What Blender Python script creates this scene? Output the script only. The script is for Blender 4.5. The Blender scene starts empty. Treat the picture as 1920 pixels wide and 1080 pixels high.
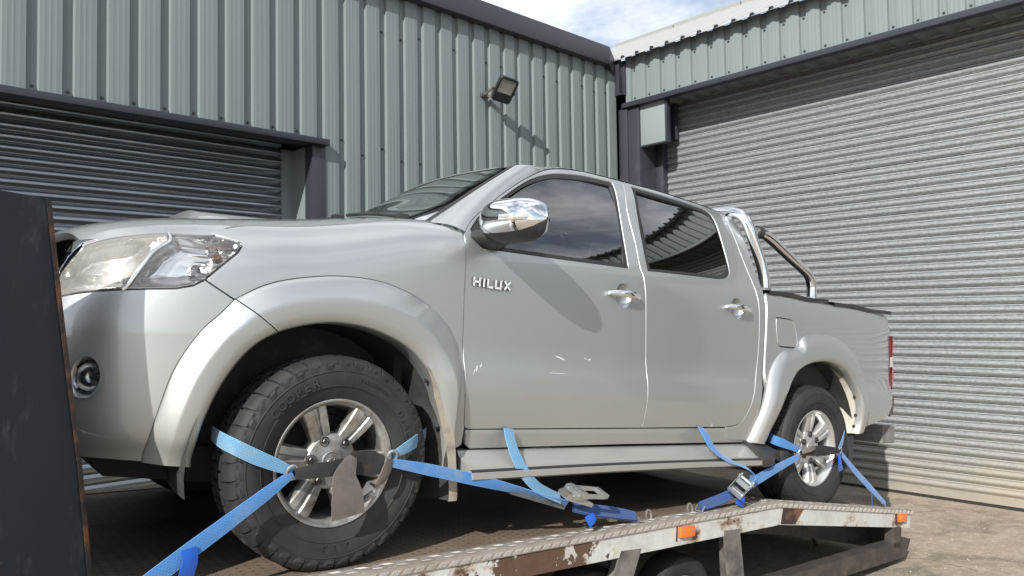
import bpy, bmesh, math, random
from mathutils import Vector, Matrix
from mathutils.geometry import delaunay_2d_cdt
random.seed(7)
R = math.radians
sc = bpy.context.scene
COL = sc.collection
H = 1.63                                   # eye height above the yard

# ------------------------------------------------------------------ camera
YAW, PITCH, ROLL = 0.753786497, 0.0396596492, -0.0149881298
fw = Vector((math.sin(YAW)*math.cos(PITCH), math.cos(YAW)*math.cos(PITCH), math.sin(PITCH)))
rt = Vector((math.cos(YAW), -math.sin(YAW), 0)); up = rt.cross(fw)
r2 = rt*math.cos(ROLL)+up*math.sin(ROLL); u2 = -rt*math.sin(ROLL)+up*math.cos(ROLL)
cd = bpy.data.cameras.new('camera'); cam = bpy.data.objects.new('camera', cd); COL.objects.link(cam)
cam.matrix_world = Matrix(((r2.x, u2.x, -fw.x, 0), (r2.y, u2.y, -fw.y, 0), (r2.z, u2.z, -fw.z, H), (0, 0, 0, 1)))
cd.sensor_width = 36; cd.lens = 1426.5/1920*36; cd.clip_start = .05; cd.clip_end = 2000
sc.camera = cam

# ------------------------------------------------------------------ sky, sun, exposure
SUN = Vector((2.4, 1.0, -1.68)).normalized()          # the way the light travels
elev = math.asin(-SUN.z); azim = math.atan2(-SUN.x, -SUN.y)
w = bpy.data.worlds.new('World'); sc.world = w; w.use_nodes = True
nt = w.node_tree; nt.nodes.clear()
def wn(t, **k):
    n = nt.nodes.new(t)
    for a, b in k.items(): setattr(n, a, b)
    return n
sky = wn('ShaderNodeTexSky', sky_type='NISHITA', sun_disc=False, sun_elevation=elev, sun_rotation=azim % (2*math.pi), air_density=1.0, dust_density=.5, ozone_density=1.2)
tc = wn('ShaderNodeTexCoord'); mp = wn('ShaderNodeMapping'); mp.inputs['Scale'].default_value = (1.0, 1.0, 2.4); mp.inputs['Location'].default_value = (1.3, .45, .2)
nz = wn('ShaderNodeTexNoise'); nz.inputs['Scale'].default_value = 2.1; nz.inputs['Detail'].default_value = 9; nz.inputs['Roughness'].default_value = .58; nz.inputs['Distortion'].default_value = .35
cr = wn('ShaderNodeValToRGB'); cr.color_ramp.elements[0].position = .41; cr.color_ramp.elements[1].position = .64; cr.color_ramp.elements[0].color = (.18, .18, .18, 1)
mx = wn('ShaderNodeMix', data_type='RGBA'); mx.inputs[7].default_value = (13.0, 13.2, 13.7, 1)
bg = wn('ShaderNodeBackground'); bg.inputs['Strength'].default_value = .10
wo = wn('ShaderNodeOutputWorld')
L = nt.links.new
L(tc.outputs['Generated'], mp.inputs['Vector']); L(mp.outputs[0], nz.inputs['Vector']); L(nz.outputs[0], cr.inputs[0])
L(cr.outputs[0], mx.inputs[0]); L(sky.outputs[0], mx.inputs[6]); L(mx.outputs[2], bg.inputs[0]); L(bg.outputs[0], wo.inputs[0])
sl = bpy.data.lights.new('sun', 'SUN'); so = bpy.data.objects.new('sun', sl); COL.objects.link(so)
sl.energy = 4.9; sl.angle = R(.55); sl.color = (1, .975, .93)
so.rotation_euler = SUN.to_track_quat('-Z', 'Y').to_euler(); so.location = (-20, -10, 20)
sc.view_settings.view_transform = 'Standard'; sc.view_settings.look = 'None'; sc.view_settings.gamma = 1
sc.view_settings.use_curve_mapping = False; sc.view_settings.exposure = .30
sc.render.engine = 'CYCLES'; sc.cycles.max_bounces = 10; sc.cycles.transparent_max_bounces = 12; sc.cycles.use_denoising = True; sc.cycles.caustics_reflective = False; sc.cycles.caustics_refractive = False

# ------------------------------------------------------------------ materials
class NT:
    def __init__(s, name):
        s.m = bpy.data.materials.new(name); s.m.use_nodes = True; s.t = s.m.node_tree; s.t.nodes.clear()
        s.out = s.n('ShaderNodeOutputMaterial'); s.p = s.n('ShaderNodeBsdfPrincipled'); s.l(s.p.outputs[0], s.out.inputs[0])
        s.tc = s.n('ShaderNodeTexCoord'); s.geo = s.n('ShaderNodeNewGeometry')
    def n(s, t, **k):
        x = s.t.nodes.new(t)
        for a, b in k.items(): setattr(x, a, b)
        return x
    def l(s, a, b): s.t.links.new(a, b)
    def pset(s, **k):
        for a, b in k.items(): s.p.inputs[a.replace('_', ' ')].default_value = b
    def noise(s, scale, detail=5, rough=.6, vec=None, dist=0, stretch=None):
        x = s.n('ShaderNodeTexNoise'); x.inputs['Scale'].default_value = scale; x.inputs['Detail'].default_value = detail
        x.inputs['Roughness'].default_value = rough; x.inputs['Distortion'].default_value = dist
        v = vec or s.tc.outputs['Object']
        if stretch:
            mp = s.n('ShaderNodeMapping'); mp.inputs['Scale'].default_value = stretch; s.l(v, mp.inputs[0]); v = mp.outputs[0]
        s.l(v, x.inputs['Vector']); return x.outputs[0]
    def ramp(s, f, a, b, ca=(0, 0, 0, 1), cb=(1, 1, 1, 1)):
        x = s.n('ShaderNodeValToRGB'); e = x.color_ramp.elements; e[0].position = a; e[1].position = b; e[0].color = ca; e[1].color = cb
        s.l(f, x.inputs[0]); return x.outputs[0]
    def mix(s, f, a, b):
        x = s.n('ShaderNodeMix', data_type='RGBA')
        for i, v in ((0, f), (6, a), (7, b)):
            if hasattr(v, 'is_linked'): s.l(v, x.inputs[i])
            elif i == 0: x.inputs[0].default_value = v
            else: x.inputs[i].default_value = (*v, 1) if len(v) == 3 else v
        return x.outputs[2]
    def math(s, op, a, b=0):
        x = s.n('ShaderNodeMath', operation=op)
        for i, v in ((0, a), (1, b)):
            if hasattr(v, 'is_linked'): s.l(v, x.inputs[i])
            else: x.inputs[i].default_value = v
        return x.outputs[0]
    def sep(s, v):
        x = s.n('ShaderNodeSeparateXYZ'); s.l(v, x.inputs[0]); return x.outputs
    def bump(s, h, st=.3, d=.002):
        x = s.n('ShaderNodeBump'); x.inputs['Strength'].default_value = st; x.inputs['Distance'].default_value = d
        s.l(h, x.inputs['Height']); s.l(x.outputs[0], s.p.inputs['Normal']); return x
    def color(s, c): s.l(c, s.p.inputs['Base Color'])

def simple(name, col, rough=.5, metal=0, var=.0, vs=6, bump=0, bs=60, coat=0, dirt=None, dscale=3, damt=(.5, .75), spec=None):
    m = NT(name); m.pset(Base_Color=(*col, 1), Roughness=rough, Metallic=metal)
    if coat: m.pset(Coat_Weight=coat, Coat_Roughness=.04)
    if spec is not None: m.pset(Specular_IOR_Level=spec)
    c = None
    if var:
        c = m.mix(m.noise(vs, 6), tuple(max(0, k*(1-var)) for k in col), tuple(k*(1+var) for k in col))
    if dirt:
        c = m.mix(m.ramp(m.noise(dscale, 8, .65), *damt), c or col, dirt)
    if c: m.color(c)
    if bump: m.bump(m.noise(bs, 4), bump, .002)
    return m.m

def make_paint():
    m = NT('silver_paint'); m.pset(Metallic=.80, Roughness=.44, Coat_Weight=1.0, Coat_Roughness=.03, Coat_IOR=1.55)
    z = m.sep(m.tc.outputs['Object'])[2]
    big = m.noise(2.2, 6, .6)
    low = m.math('MULTIPLY', m.math('MINIMUM', 1.0, m.math('MAXIMUM', m.math('MULTIPLY', m.math('SUBTRACT', .42, z), 1.5), 0)), m.math('ADD', m.math('MULTIPLY', big, .9), .05))
    base = m.mix(m.noise(900, 2, .5), (.375, .393, .392), (.505, .523, .518))
    dirt = m.mix(low, base, (.40, .36, .29)); m.color(dirt)
    m.l(m.math('ADD', .43, m.math('MULTIPLY', low, .4)), m.p.inputs['Roughness'])
    m.l(m.math('SUBTRACT', .80, m.math('MULTIPLY', low, .6)), m.p.inputs['Metallic'])
    m.l(m.math('ADD', .03, m.math('MULTIPLY', m.noise(5, 6), .05)), m.p.inputs['Coat Roughness'])
    return m.m
PAINT = make_paint()
BLACK = simple('black_plastic', (.022, .022, .024), .45, bump=.1, bs=300, dirt=(.06, .055, .05), dscale=8, damt=(.45, .9))
RUBBER = simple('black_rubber', (.02, .02, .021), .6, var=.2)
DARK = simple('dark_underbody', (.018, .017, .016), .8, var=.4, vs=9)
LINER = simple('arch_liner', (.028, .027, .027), .75, bump=.5, bs=40, dirt=(.09, .085, .075), dscale=10, damt=(.5, .85))
CHROME = simple('chrome', (.78, .79, .80), .05, 1)
STEEL = simple('polished_steel', (.74, .75, .77), .07, 1, dirt=(.40, .39, .37), dscale=20, damt=(.6, .9))
ZINC = simple('zinc_plated', (.47, .49, .485), .30, .75, var=.2, vs=30)
ALLOY = simple('alloy_wheel', (.42, .42, .41), .40, .75, dirt=(.17, .12, .085), dscale=13, damt=(.44, .74))
ALLOYC = simple('clean_alloy', (.62, .62, .61), .32, .75, dirt=(.40, .38, .35), dscale=12, damt=(.6, .9))
TYRE = simple('tyre_rubber', (.015, .015, .016), .72, bump=.35, bs=120, dirt=(.044, .040, .036), dscale=7, damt=(.42, .85))
SKIRT = simple('tan_plastic', (.33, .29, .23), .85, bump=.4, bs=90, dirt=(.10, .09, .08), dscale=18, damt=(.5, .75))
CREAM = simple('inner_wing_paint', (.50, .47, .40), .55, dirt=(.30, .25, .18), dscale=10, damt=(.5, .8))
TRIM = simple('grey_trim', (.26, .27, .255), .8)
SEAT = simple('seat_cloth', (.11, .115, .11), .9, bump=.3, bs=200)
HEADLINER = simple('headliner', (.50, .51, .48), .9)
ORANGE = simple('orange_lens', (.80, .16, .02), .25, coat=.6, var=.2, vs=60)
AMBER = simple('amber_bulb', (.75, .24, .06), .3)
RED = simple('red_lens', (.36, .018, .024), .15, coat=1)
WHITELENS = simple('clear_reversing_lens', (.7, .66, .66), .15, coat=1)
BOLT = simple('screw_steel', (.06, .06, .065), .5, .5)
CHARCOAL = simple('charcoal_flashing', (.030, .032, .042), .42, var=.15, vs=3, bump=.05, dirt=(.10, .10, .11), dscale=5, damt=(.6, .95))
SLEEVE = simple('sleeve_leather', (.135, .115, .105), .8, bump=.4, bs=60, dirt=(.05, .043, .04), dscale=9, damt=(.45, .8))
SLEEVEB = simple('sleeve_black', (.018, .017, .018), .75, bump=.4, bs=120, dirt=(.06, .05, .045), dscale=20, damt=(.5, .85))
TAGBLUE = simple('label_blue', (.012, .10, .50), .35, coat=.3)
PALE = simple('pale_grey_box', (.225, .262, .25), .45, var=.06)

def glass(name, tint, refl=1.0, rough=0.0):
    m = NT(name); m.t.nodes.remove(m.p)
    tr = m.n('ShaderNodeBsdfTransparent'); tr.inputs[0].default_value = (*tint, 1)
    gl = m.n('ShaderNodeBsdfGlossy'); gl.inputs['Roughness'].default_value = rough
    fr = m.n('ShaderNodeFresnel'); fr.inputs['IOR'].default_value = 1.52
    f2 = m.math('MINIMUM', m.math('MULTIPLY', fr.outputs[0], 3.1*refl), 1)
    ms = m.n('ShaderNodeMixShader'); m.l(f2, ms.inputs[0]); m.l(tr.outputs[0], ms.inputs[1]); m.l(gl.outputs[0], ms.inputs[2]); m.l(ms.outputs[0], m.out.inputs[0])
    return m.m
GLASS = glass('window_glass', (.74, .84, .81), 1.2); PRIVACY = glass('privacy_glass', (.035, .04, .045)); SCREEN = glass('windscreen_glass', (.72, .84, .78), 1.3); LENS = glass('lamp_lens', (.93, .93, .92), .8, .02)

def make_webbing(name, c1, c2, dirt):
    m = NT(name); m.pset(Roughness=.72); m.p.inputs['Sheen Weight'].default_value = .25
    uv = m.n('ShaderNodeUVMap'); s = m.sep(uv.outputs[0]); u, v = s[0], s[1]
    row = m.math('GREATER_THAN', m.math('PINGPONG', m.math('MULTIPLY', u, 7), .5), .37)
    dash = m.math('GREATER_THAN', m.math('FRACT', m.math('ADD', m.math('MULTIPLY', v, 85), m.math('MULTIPLY', m.math('FLOOR', m.math('MULTIPLY', u, 7)), .5))), .45)
    st = m.math('MULTIPLY', row, dash)
    b = m.mix(m.noise(14, 5), c1, c2); b = m.mix(m.math('MULTIPLY', st, .6), b, tuple(k*.25 for k in c1))
    b = m.mix(m.ramp(m.noise(9, 7, .7), .52, .80), b, dirt)
    edge = m.math('GREATER_THAN', m.math('ABSOLUTE', m.math('SUBTRACT', u, .5)), .475)
    b = m.mix(m.math('MULTIPLY', edge, .5), b, tuple(min(1, k*1.8+.05) for k in c2)); m.color(b)
    wv = m.math('SINE', m.math('MULTIPLY', v, 1800)); hh = m.math('ADD', m.math('MULTIPLY', wv, .3), m.math('SUBTRACT', 0, st)); m.bump(hh, .4, .001)
    return m.m
WEB = make_webbing('blue_webbing', (.030, .135, .37), (.060, .21, .46), (.16, .22, .27))
WEBF = make_webbing('faded_webbing', (.075, .21, .37), (.125, .29, .44), (.22, .28, .31))
WEBD = make_webbing('navy_webbing', (.008, .036, .15), (.018, .08, .27), (.05, .065, .10))
WEBG = simple('webbing_underside', (.10, .12, .13), .85, bump=.4, bs=200, dirt=(.05, .05, .05), dscale=12)

def make_clad(name, col):
    m = NT(name); m.pset(Roughness=.5, Specular_IOR_Level=.4)
    b = m.mix(m.noise(1.1, 7, .6), tuple(k*.93 for k in col), tuple(k*1.05 for k in col))
    run = m.ramp(m.noise(1.0, 6, .6, stretch=(9, 9, .45)), .50, .80)
    b = m.mix(m.math('MULTIPLY', run, .28), b, tuple(k*.62 for k in col)); m.color(b)
    m.bump(m.noise(260, 3), .06, .001); return m.m
CLAD = make_clad('goosegrey_cladding', (.180, .212, .216))
ROOFM = simple('pale_roof_sheet', (.34, .345, .34), .6, var=.12, vs=2, dirt=(.34, .33, .31), dscale=2, damt=(.5, .8))

def make_galv(name, dust):
    m = NT(name); m.pset(Metallic=.4, Roughness=.52)
    vo = m.n('ShaderNodeTexVoronoi'); vo.inputs['Scale'].default_value = 75
    mp = m.n('ShaderNodeMapping'); mp.inputs['Scale'].default_value = (1, .55, 1.4); m.l(m.geo.outputs['Position'], mp.inputs[0]); m.l(mp.outputs[0], vo.inputs['Vector'])
    f = m.math('ADD', m.math('MULTIPLY', m.sep(vo.outputs['Color'])[0], .55), m.math('MULTIPLY', m.noise(22, 6, .7, m.geo.outputs['Position']), .45))
    f = m.ramp(f, .25, .75); b = m.mix(f, (.205, .216, .220), (.285, .293, .295))
    rust = m.ramp(m.noise(7, 8, .7, m.geo.outputs['Position'], stretch=(1, .35, 2.2)), .64, .78)
    b = m.mix(m.math('MULTIPLY', rust, .25), b, (.40, .33, .25))
    met = m.math('SUBTRACT', .32, m.math('MULTIPLY', rust, .3))
    if dust:
        p = m.sep(m.geo.outputs['Position'])
        n = m.noise(1.6, 6, .65, m.geo.outputs['Position'])
        d = m.ramp(m.math('ADD', m.math('MULTIPLY', p[2], .62), m.math('MULTIPLY', n, .7)), .36, .74, (1, 1, 1, 1), (0, 0, 0, 1))
        b = m.mix(m.math('MULTIPLY', d, .92), b, (.31, .272, .21)); met = m.math('MULTIPLY', met, m.math('SUBTRACT', 1, d))
    m.color(b); m.l(met, m.p.inputs['Metallic'])
    m.bump(m.noise(45, 4, .6, m.geo.outputs['Position']), .12, .002)
    return m.m
GALV = make_galv('galvanised_slat', True)
GALVD = simple('grey_slat', (.25, .272, .29), .24, .85, var=.12, vs=5)

def make_ground():
    m = NT('yard_concrete'); m.pset(Roughness=.88)
    P = m.geo.outputs['Position']
    b = m.mix(m.noise(.9, 9, .65, P), (.235, .19, .145), (.39, .322, .25))
    b = m.mix(m.ramp(m.noise(7, 9, .75, P), .45, .75), b, (.48, .41, .325))
    b = m.mix(m.math('MULTIPLY', m.ramp(m.noise(1.7, 6, .6, P, 1.2), .54, .68), .6), b, (.105, .09, .075))
    b = m.mix(m.ramp(m.noise(60, 4, .7, P), .62, .8), b, (.16, .135, .11))
    vo = m.n('ShaderNodeTexVoronoi', feature='DISTANCE_TO_EDGE'); vo.inputs['Scale'].default_value = .55
    wob = m.n('ShaderNodeVectorMath', operation='ADD'); ns = m.n('ShaderNodeTexNoise'); ns.inputs['Scale'].default_value = 3; ns.inputs['Detail'].default_value = 8; m.l(P, ns.inputs['Vector'])
    sc_ = m.n('ShaderNodeVectorMath', operation='SCALE'); sc_.inputs['Scale'].default_value = .5; m.l(ns.outputs['Color'], sc_.inputs[0]); m.l(P, wob.inputs[0]); m.l(sc_.outputs[0], wob.inputs[1]); m.l(wob.outputs[0], vo.inputs['Vector'])
    ck = m.math('MULTIPLY', m.math('LESS_THAN', vo.outputs['Distance'], .0035), m.math('GREATER_THAN', m.noise(1.3, 4, .5, P), .52))
    b = m.mix(m.math('MULTIPLY', ck, .7), b, (.05, .042, .036)); m.color(b)
    b = m.mix(m.ramp(m.noise(28, 8, .75, P), .56, .76), b, (.60, .50, .38)); m.color(b); m.bump(m.math('SUBTRACT', m.noise(35, 9, .75, P), m.math('MULTIPLY', ck, .5)), .8, .016); return m.m
GROUND = make_ground()

def make_trailer_paint():
    m = NT('chipped_white_paint'); O = m.tc.outputs['Object']
    chips = m.math('ADD', m.math('MULTIPLY', m.noise(5.5, 10, .68, O, stretch=(1, 1, 1.6)), .8), m.math('MULTIPLY', m.noise(2.0, 3, .5, O), .2))
    rust = m.ramp(chips, .560, .625)
    # one long bared stretch of rail ahead of the wheels, and small bare spots elsewhere
    x = m.sep(O)[0]
    wx = m.math('ADD', x, m.math('MULTIPLY', m.math('SUBTRACT', m.noise(9, 8, .7, O), .5), 1.3))
    bare = m.math('MULTIPLY', m.math('GREATER_THAN', wx, .62), m.math('LESS_THAN', wx, 1.13))
    zz = m.math('SUBTRACT', m.sep(O)[2], m.math('MULTIPLY', x, .041))
    bare = m.math('MULTIPLY', bare, m.math('LESS_THAN', m.math('ADD', m.math('MULTIPLY', m.noise(9, 6, .6, O), .09), zz), -.345))
    white = m.mix(m.noise(3, 6), (.44, .45, .435), (.57, .57, .545))
    white = m.mix(m.math('MULTIPLY', m.ramp(m.noise(9, 9, .75), .46, .74), .8), white, (.35, .32, .265)); drip = m.ramp(m.noise(1.0, 7, .65, O, stretch=(26, 1, 2.2)), .58, .74); white = m.mix(m.math('MULTIPLY', drip, .5), white, (.30, .20, .12))
    rc = m.mix(m.noise(22, 8, .7), (.055, .030, .022), (.13, .068, .042))
    edge = m.ramp(chips, .52, .57)
    b = m.mix(m.math('MULTIPLY', edge, .5), white, (.34, .22, .13))
    f = m.math('MAXIMUM', rust, bare); b = m.mix(f, b, rc); m.color(b)
    m.l(m.math('ADD', .42, m.math('MULTIPLY', f, .45)), m.p.inputs['Roughness'])
    m.bump(m.math('SUBTRACT', m.noise(22, 8, .7), m.math('MULTIPLY', f, .8)), .9, .004); return m.m
TPAINT = make_trailer_paint()
TREAD = simple('alloy_treadplate', (.33, .295, .25), .55, .35, dirt=(.17, .13, .095), dscale=9, damt=(.45, .80), var=.15, vs=20)
TREADB = simple('sunlit_tread_bar', (.50, .48, .445), .5, .35, dirt=(.34, .29, .23), dscale=7, damt=(.5, .8))  # paler than the plate: sun catching the bars, painted into the colour
BSTEEL = simple('dark_steel', (.055, .048, .044), .6, .2, bump=.4, bs=50, dirt=(.13, .10, .08), dscale=11, damt=(.45, .8))
GREYSTEEL = simple('worn_grey_steel', (.20, .185, .165), .6, .2, bump=.4, bs=45, dirt=(.06, .055, .055), dscale=6, damt=(.42, .66))
def make_board():
    m = NT('scuffed_black_steel'); O = m.tc.outputs['Object']; m.pset(Metallic=.0)
    b = m.mix(m.noise(2.5, 8, .65, O), (.005, .007, .011), (.011, .014, .020))
    m.pset(Specular_IOR_Level=.22); b = m.mix(m.math('MULTIPLY', m.ramp(m.noise(5, 9, .72, O, stretch=(2.2, 1, .6)), .56, .84), .6), b, (.075, .08, .085))
    b = m.mix(m.ramp(m.noise(19, 7, .7, O), .70, .74), b, (.30, .10, .035)); m.color(b)
    m.l(m.math('ADD', .42, m.math('MULTIPLY', m.noise(6, 6), .3)), m.p.inputs['Roughness']); m.bump(m.noise(30, 6, .6, O), .2, .002); return m.m
BOARD = make_board()
RUST = simple('rusty_edge', (.030, .024, .023), .7, bump=.5, bs=70, dirt=(.19, .075, .032), dscale=14, damt=(.46, .66), var=.3)
def make_deck():
    m = NT('deck_treadplate'); O = m.tc.outputs['Object']; s = m.sep(O)
    def cell(a, k): return m.math('SUBTRACT', m.math('FRACT', m.math('MULTIPLY', a, k)), .5)
    par = m.math('MODULO', m.math('FLOOR', m.math('MULTIPLY', s[0], 26)), 2)
    dx = cell(s[0], 26); dy = cell(m.math('ADD', s[1], m.math('MULTIPLY', par, .0192)), 26)
    d = m.math('ADD', m.math('MULTIPLY', dx, dx), m.math('MULTIPLY', dy, dy))
    dot = m.math('LESS_THAN', d, .035)
    b = m.mix(m.noise(4, 8, .7), (.125, .097, .072), (.30, .23, .17)); b = m.mix(m.ramp(m.noise(2.2, 6), .5, .7), b, (.11, .085, .065))
    b = m.mix(m.math('MULTIPLY', dot, .5), b, (.03, .025, .02)); m.color(b); m.pset(Roughness=.62, Metallic=.25)
    m.bump(m.math('SUBTRACT', m.noise(70, 5), m.math('MULTIPLY', dot, 1.5)), .6, .004); return m.m
DECK = make_deck()
def make_frost():
    m = NT('hazed_lamp_lens'); b = m.mix(m.noise(7, 6, .6), (.22, .21, .175), (.38, .37, .33)); m.color(b)
    m.pset(Roughness=.35, Coat_Weight=1, Coat_Roughness=.06)
    tr = m.n('ShaderNodeBsdfTransparent'); ms = m.n('ShaderNodeMixShader'); m.l(m.math('ADD', .34, m.math('MULTIPLY', m.ramp(m.noise(5, 7, .65), .35, .7), .38)), ms.inputs[0])
    m.l(tr.outputs[0], ms.inputs[1]); m.l(m.p.outputs[0], ms.inputs[2]); m.l(ms.outputs[0], m.out.inputs[0]); return m.m
FROST = make_frost()
LAMPCHROME = simple('lamp_reflector', (.86, .86, .85), .24, 1)
SMD = simple('led_panel', (.80, .80, .74), .4, var=.1, vs=90)

# ------------------------------------------------------------------ mesh helpers
class MB:
    def __init__(s): s.v = []; s.f = []; s.mi = []; s.uv = None
    def add(s, vs, fs, mi=0):
        o = len(s.v); s.v += [tuple(p) for p in vs]; s.f += [tuple(i+o for i in f) for f in fs]; s.mi += [mi]*len(fs); return s
    def box(s, a, b, mi=0):
        (x0, y0, z0), (x1, y1, z1) = a, b
        return s.add([(x0, y0, z0), (x1, y0, z0), (x1, y1, z0), (x0, y1, z0), (x0, y0, z1), (x1, y0, z1), (x1, y1, z1), (x0, y1, z1)],
                     [(0, 3, 2, 1), (4, 5, 6, 7), (0, 1, 5, 4), (1, 2, 6, 5), (2, 3, 7, 6), (3, 0, 4, 7)], mi)
    def bbox(s, a, b, r=.004, mi=0):           # box with chamfered edges
        bm = bmesh.new(); bmesh.ops.create_cube(bm, size=1)
        for v in bm.verts: v.co = Vector([(a[i]+b[i])/2+v.co[i]*(b[i]-a[i]) for i in range(3)])
        bmesh.ops.bevel(bm, geom=bm.edges[:], offset=r, segments=2, profile=.6, affect='EDGES', clamp_overlap=True)
        bm.verts.index_update(); s.add([v.co for v in bm.verts], [[v.index for v in f.verts] for f in bm.faces], mi); bm.free(); return s
    def hexa(s, p, mi=0):                      # eight corners: bottom four then top four
        return s.add(p, [(0, 3, 2, 1), (4, 5, 6, 7), (0, 1, 5, 4), (1, 2, 6, 5), (2, 3, 7, 6), (3, 0, 4, 7)], mi)
    def tube(s, pts, r, n=12, caps=True, mi=0, ry=None):
        pts = [Vector(p) for p in pts]; N = len(pts); rr = r if isinstance(r, (list, tuple)) else [r]*N
        t0 = (pts[1]-pts[0]).normalized(); nrm = t0.orthogonal().normalized(); vs = []
        for i, p in enumerate(pts):
            t = (pts[min(i+1, N-1)]-pts[max(i-1, 0)]).normalized(); nrm = (nrm-t*nrm.dot(t)).normalized(); bi = t.cross(nrm)
            for k in range(n):
                a = 2*math.pi*k/n; vs.append(p+nrm*math.cos(a)*rr[i]+bi*math.sin(a)*(ry or 1)*rr[i])
        fs = [(i*n+k, i*n+(k+1) % n, (i+1)*n+(k+1) % n, (i+1)*n+k) for i in range(N-1) for k in range(n)]
        if caps: fs += [tuple(reversed(range(n))), tuple((N-1)*n+k for k in range(n))]
        return s.add(vs, fs, mi)
    def lathe(s, prof, n=48, c=(0, 0, 0), mi=0, close=False):   # profile of (axial, radius), axis along -y (outward on the near side)
        vs = [(c[0]+r*math.cos(2*math.pi*k/n), c[1]-a, c[2]+r*math.sin(2*math.pi*k/n)) for (a, r) in prof for k in range(n)]
        m = len(prof); fs = [(i*n+k, i*n+(k+1) % n, (i+1)*n+(k+1) % n, (i+1)*n+k) for i in range(m-1) for k in range(n)]
        return s.add(vs, fs, mi)
    def grid(s, rows, mi=0, closed=False):
        n = len(rows[0]); vs = [p for r in rows for p in r]
        fs = [(i*n+k, i*n+(k+1) % n, (i+1)*n+(k+1) % n, (i+1)*n+k) for i in range(len(rows)-1) for k in range(n if closed else n-1)]
        return s.add(vs, fs, mi)
    def prism(s, poly, axis, a, b, mi=0):      # polygon in the two other axes, extruded along axis from a to b
        def P(p, t):
            q = list(p); q.insert(axis, t); return q
        n = len(poly); vs = [P(p, a) for p in poly]+[P(p, b) for p in poly]
        return s.add(vs, [tuple(range(n)), tuple(range(2*n-1, n-1, -1))]+[(i, i+n, (i+1) % n+n, (i+1) % n) for i in range(n)], mi)
    def mesh(s, name, mats, smooth=35, fix=True):
        me = bpy.data.meshes.new(name); me.from_pydata(s.v, [], s.f)
        for m in (mats if isinstance(mats, (list, tuple)) else [mats]): me.materials.append(m)
        if any(s.mi): me.polygons.foreach_set('material_index', s.mi)
        if fix:
            bm = bmesh.new(); bm.from_mesh(me); bmesh.ops.recalc_face_normals(bm, faces=bm.faces[:]); bm.to_mesh(me); bm.free()
        if smooth:
            me.polygons.foreach_set('use_smooth', [True]*len(me.polygons)); me.set_sharp_from_angle(angle=R(smooth))
        me.update(); return me
    def build(s, name, mats, parent=None, smooth=35, fix=True):
        return link(name, s.mesh(name, mats, smooth, fix), parent)
def link(name, data, parent=None):
    o = bpy.data.objects.new(name, data); COL.objects.link(o)
    if parent: o.parent = parent
    return o
def tag(o, label=None, cat=None, group=None, kind=None):
    if label: o['label'] = label
    if cat: o['category'] = cat
    if group: o['group'] = group
    if kind: o['kind'] = kind
    return o
def empty(name, mat=None, parent=None, loc=None):
    o = bpy.data.objects.new(name, None); COL.objects.link(o); o.empty_display_size = .1
    if mat is not None: o.matrix_world = mat
    if loc is not None: o.location = loc
    if parent: o.parent = parent
    return o
def copy_part(o, parent, mw=None):
    c = o.copy(); COL.objects.link(c); c.parent = parent
    if mw is not None: c.matrix_local = mw
    return c
def spline(pts, n=6, closed=False):
    pts = [Vector(p) for p in pts]; N = len(pts); out = []
    for i in range(N if closed else N-1):
        if closed: p = [pts[(i+k-1) % N] for k in range(4)]
        else: p = [pts[max(i-1, 0)], pts[i], pts[i+1], pts[min(i+2, N-1)]]
        for k in range(n):
            t = k/n
            out.append(.5*((2*p[1])+(p[2]-p[0])*t+(2*p[0]-5*p[1]+4*p[2]-p[3])*t*t+(3*p[1]-3*p[2]+p[3]-p[0])*t**3))
    if not closed: out.append(pts[-1])
    return out
def resample(pts, n):
    pts = [Vector(p) for p in pts]; d = [0]
    for a, b in zip(pts, pts[1:]): d.append(d[-1]+(b-a).length)
    out = []; j = 0
    for k in range(n):
        t = d[-1]*k/(n-1)
        while j < len(d)-2 and d[j+1] < t: j += 1
        out.append(pts[j].lerp(pts[j+1], (t-d[j])/max(d[j+1]-d[j], 1e-9)))
    return out
def sm(t): 
    t=min(max(t,0.),1.); return t*t*(3-2*t)
def pchip(xs,ys):
    n=len(xs); h=[xs[i+1]-xs[i] for i in range(n-1)]; d=[(ys[i+1]-ys[i])/h[i] for i in range(n-1)]
    m=[d[0]]+[0.]*(n-2)+[d[-1]]
    for i in range(1,n-1):
        if d[i-1]*d[i]>0:
            w1=2*h[i]+h[i-1]; w2=h[i]+2*h[i-1]; m[i]=(w1+w2)/(w1/d[i-1]+w2/d[i])
    def f(x):
        x=min(max(x,xs[0]),xs[-1]); i=0
        while i<n-2 and x>xs[i+1]: i+=1
        t=(x-xs[i])/h[i]
        return (2*t**3-3*t*t+1)*ys[i]+(t**3-2*t*t+t)*h[i]*m[i]+(-2*t**3+3*t*t)*ys[i+1]+(t**3-t*t)*h[i]*m[i+1]
    return f
WP=pchip([-.2,-.1,0,.115,.2,.275,.33,.40,.46,.6,.75,.83,.88,.93,1.0,1.1,1.2,1.28,1.34,1.40,1.44],
         [.80,.815,.835,.857,.873,.881,.878,.865,.859,.858,.853,.843,.828,.806,.774,.730,.690,.657,.624,.57,.50])
WF=pchip([-.15,-.05,.02,.08,.2,.42],[.74,.775,.80,.83,.85,.8625])
ZSH=pchip([.3,.7,1.0,1.2,1.5,1.9,2.3,2.5,2.7],[1.355,1.355,1.36,1.39,1.41,1.42,1.395,1.37,1.34])
ZTOP=pchip([-.95,-.91,-.84,-.76,-.6,-.42,0,.3,.6],[.66,.69,.745,.785,.829,.858,.924,.970,.992])
def side(x,z):            # cab, doors and bed: half width at (x, z)
    if z>.9 : z=.9+(z-.9)*.5/(ZSH(x)-.9)
    w=WP(z)
    if x>3.80: w-=.055*((x-3.80)/.33)**2
    return w
def S2(x,z): return (x,-side(x,z),z)
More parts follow.
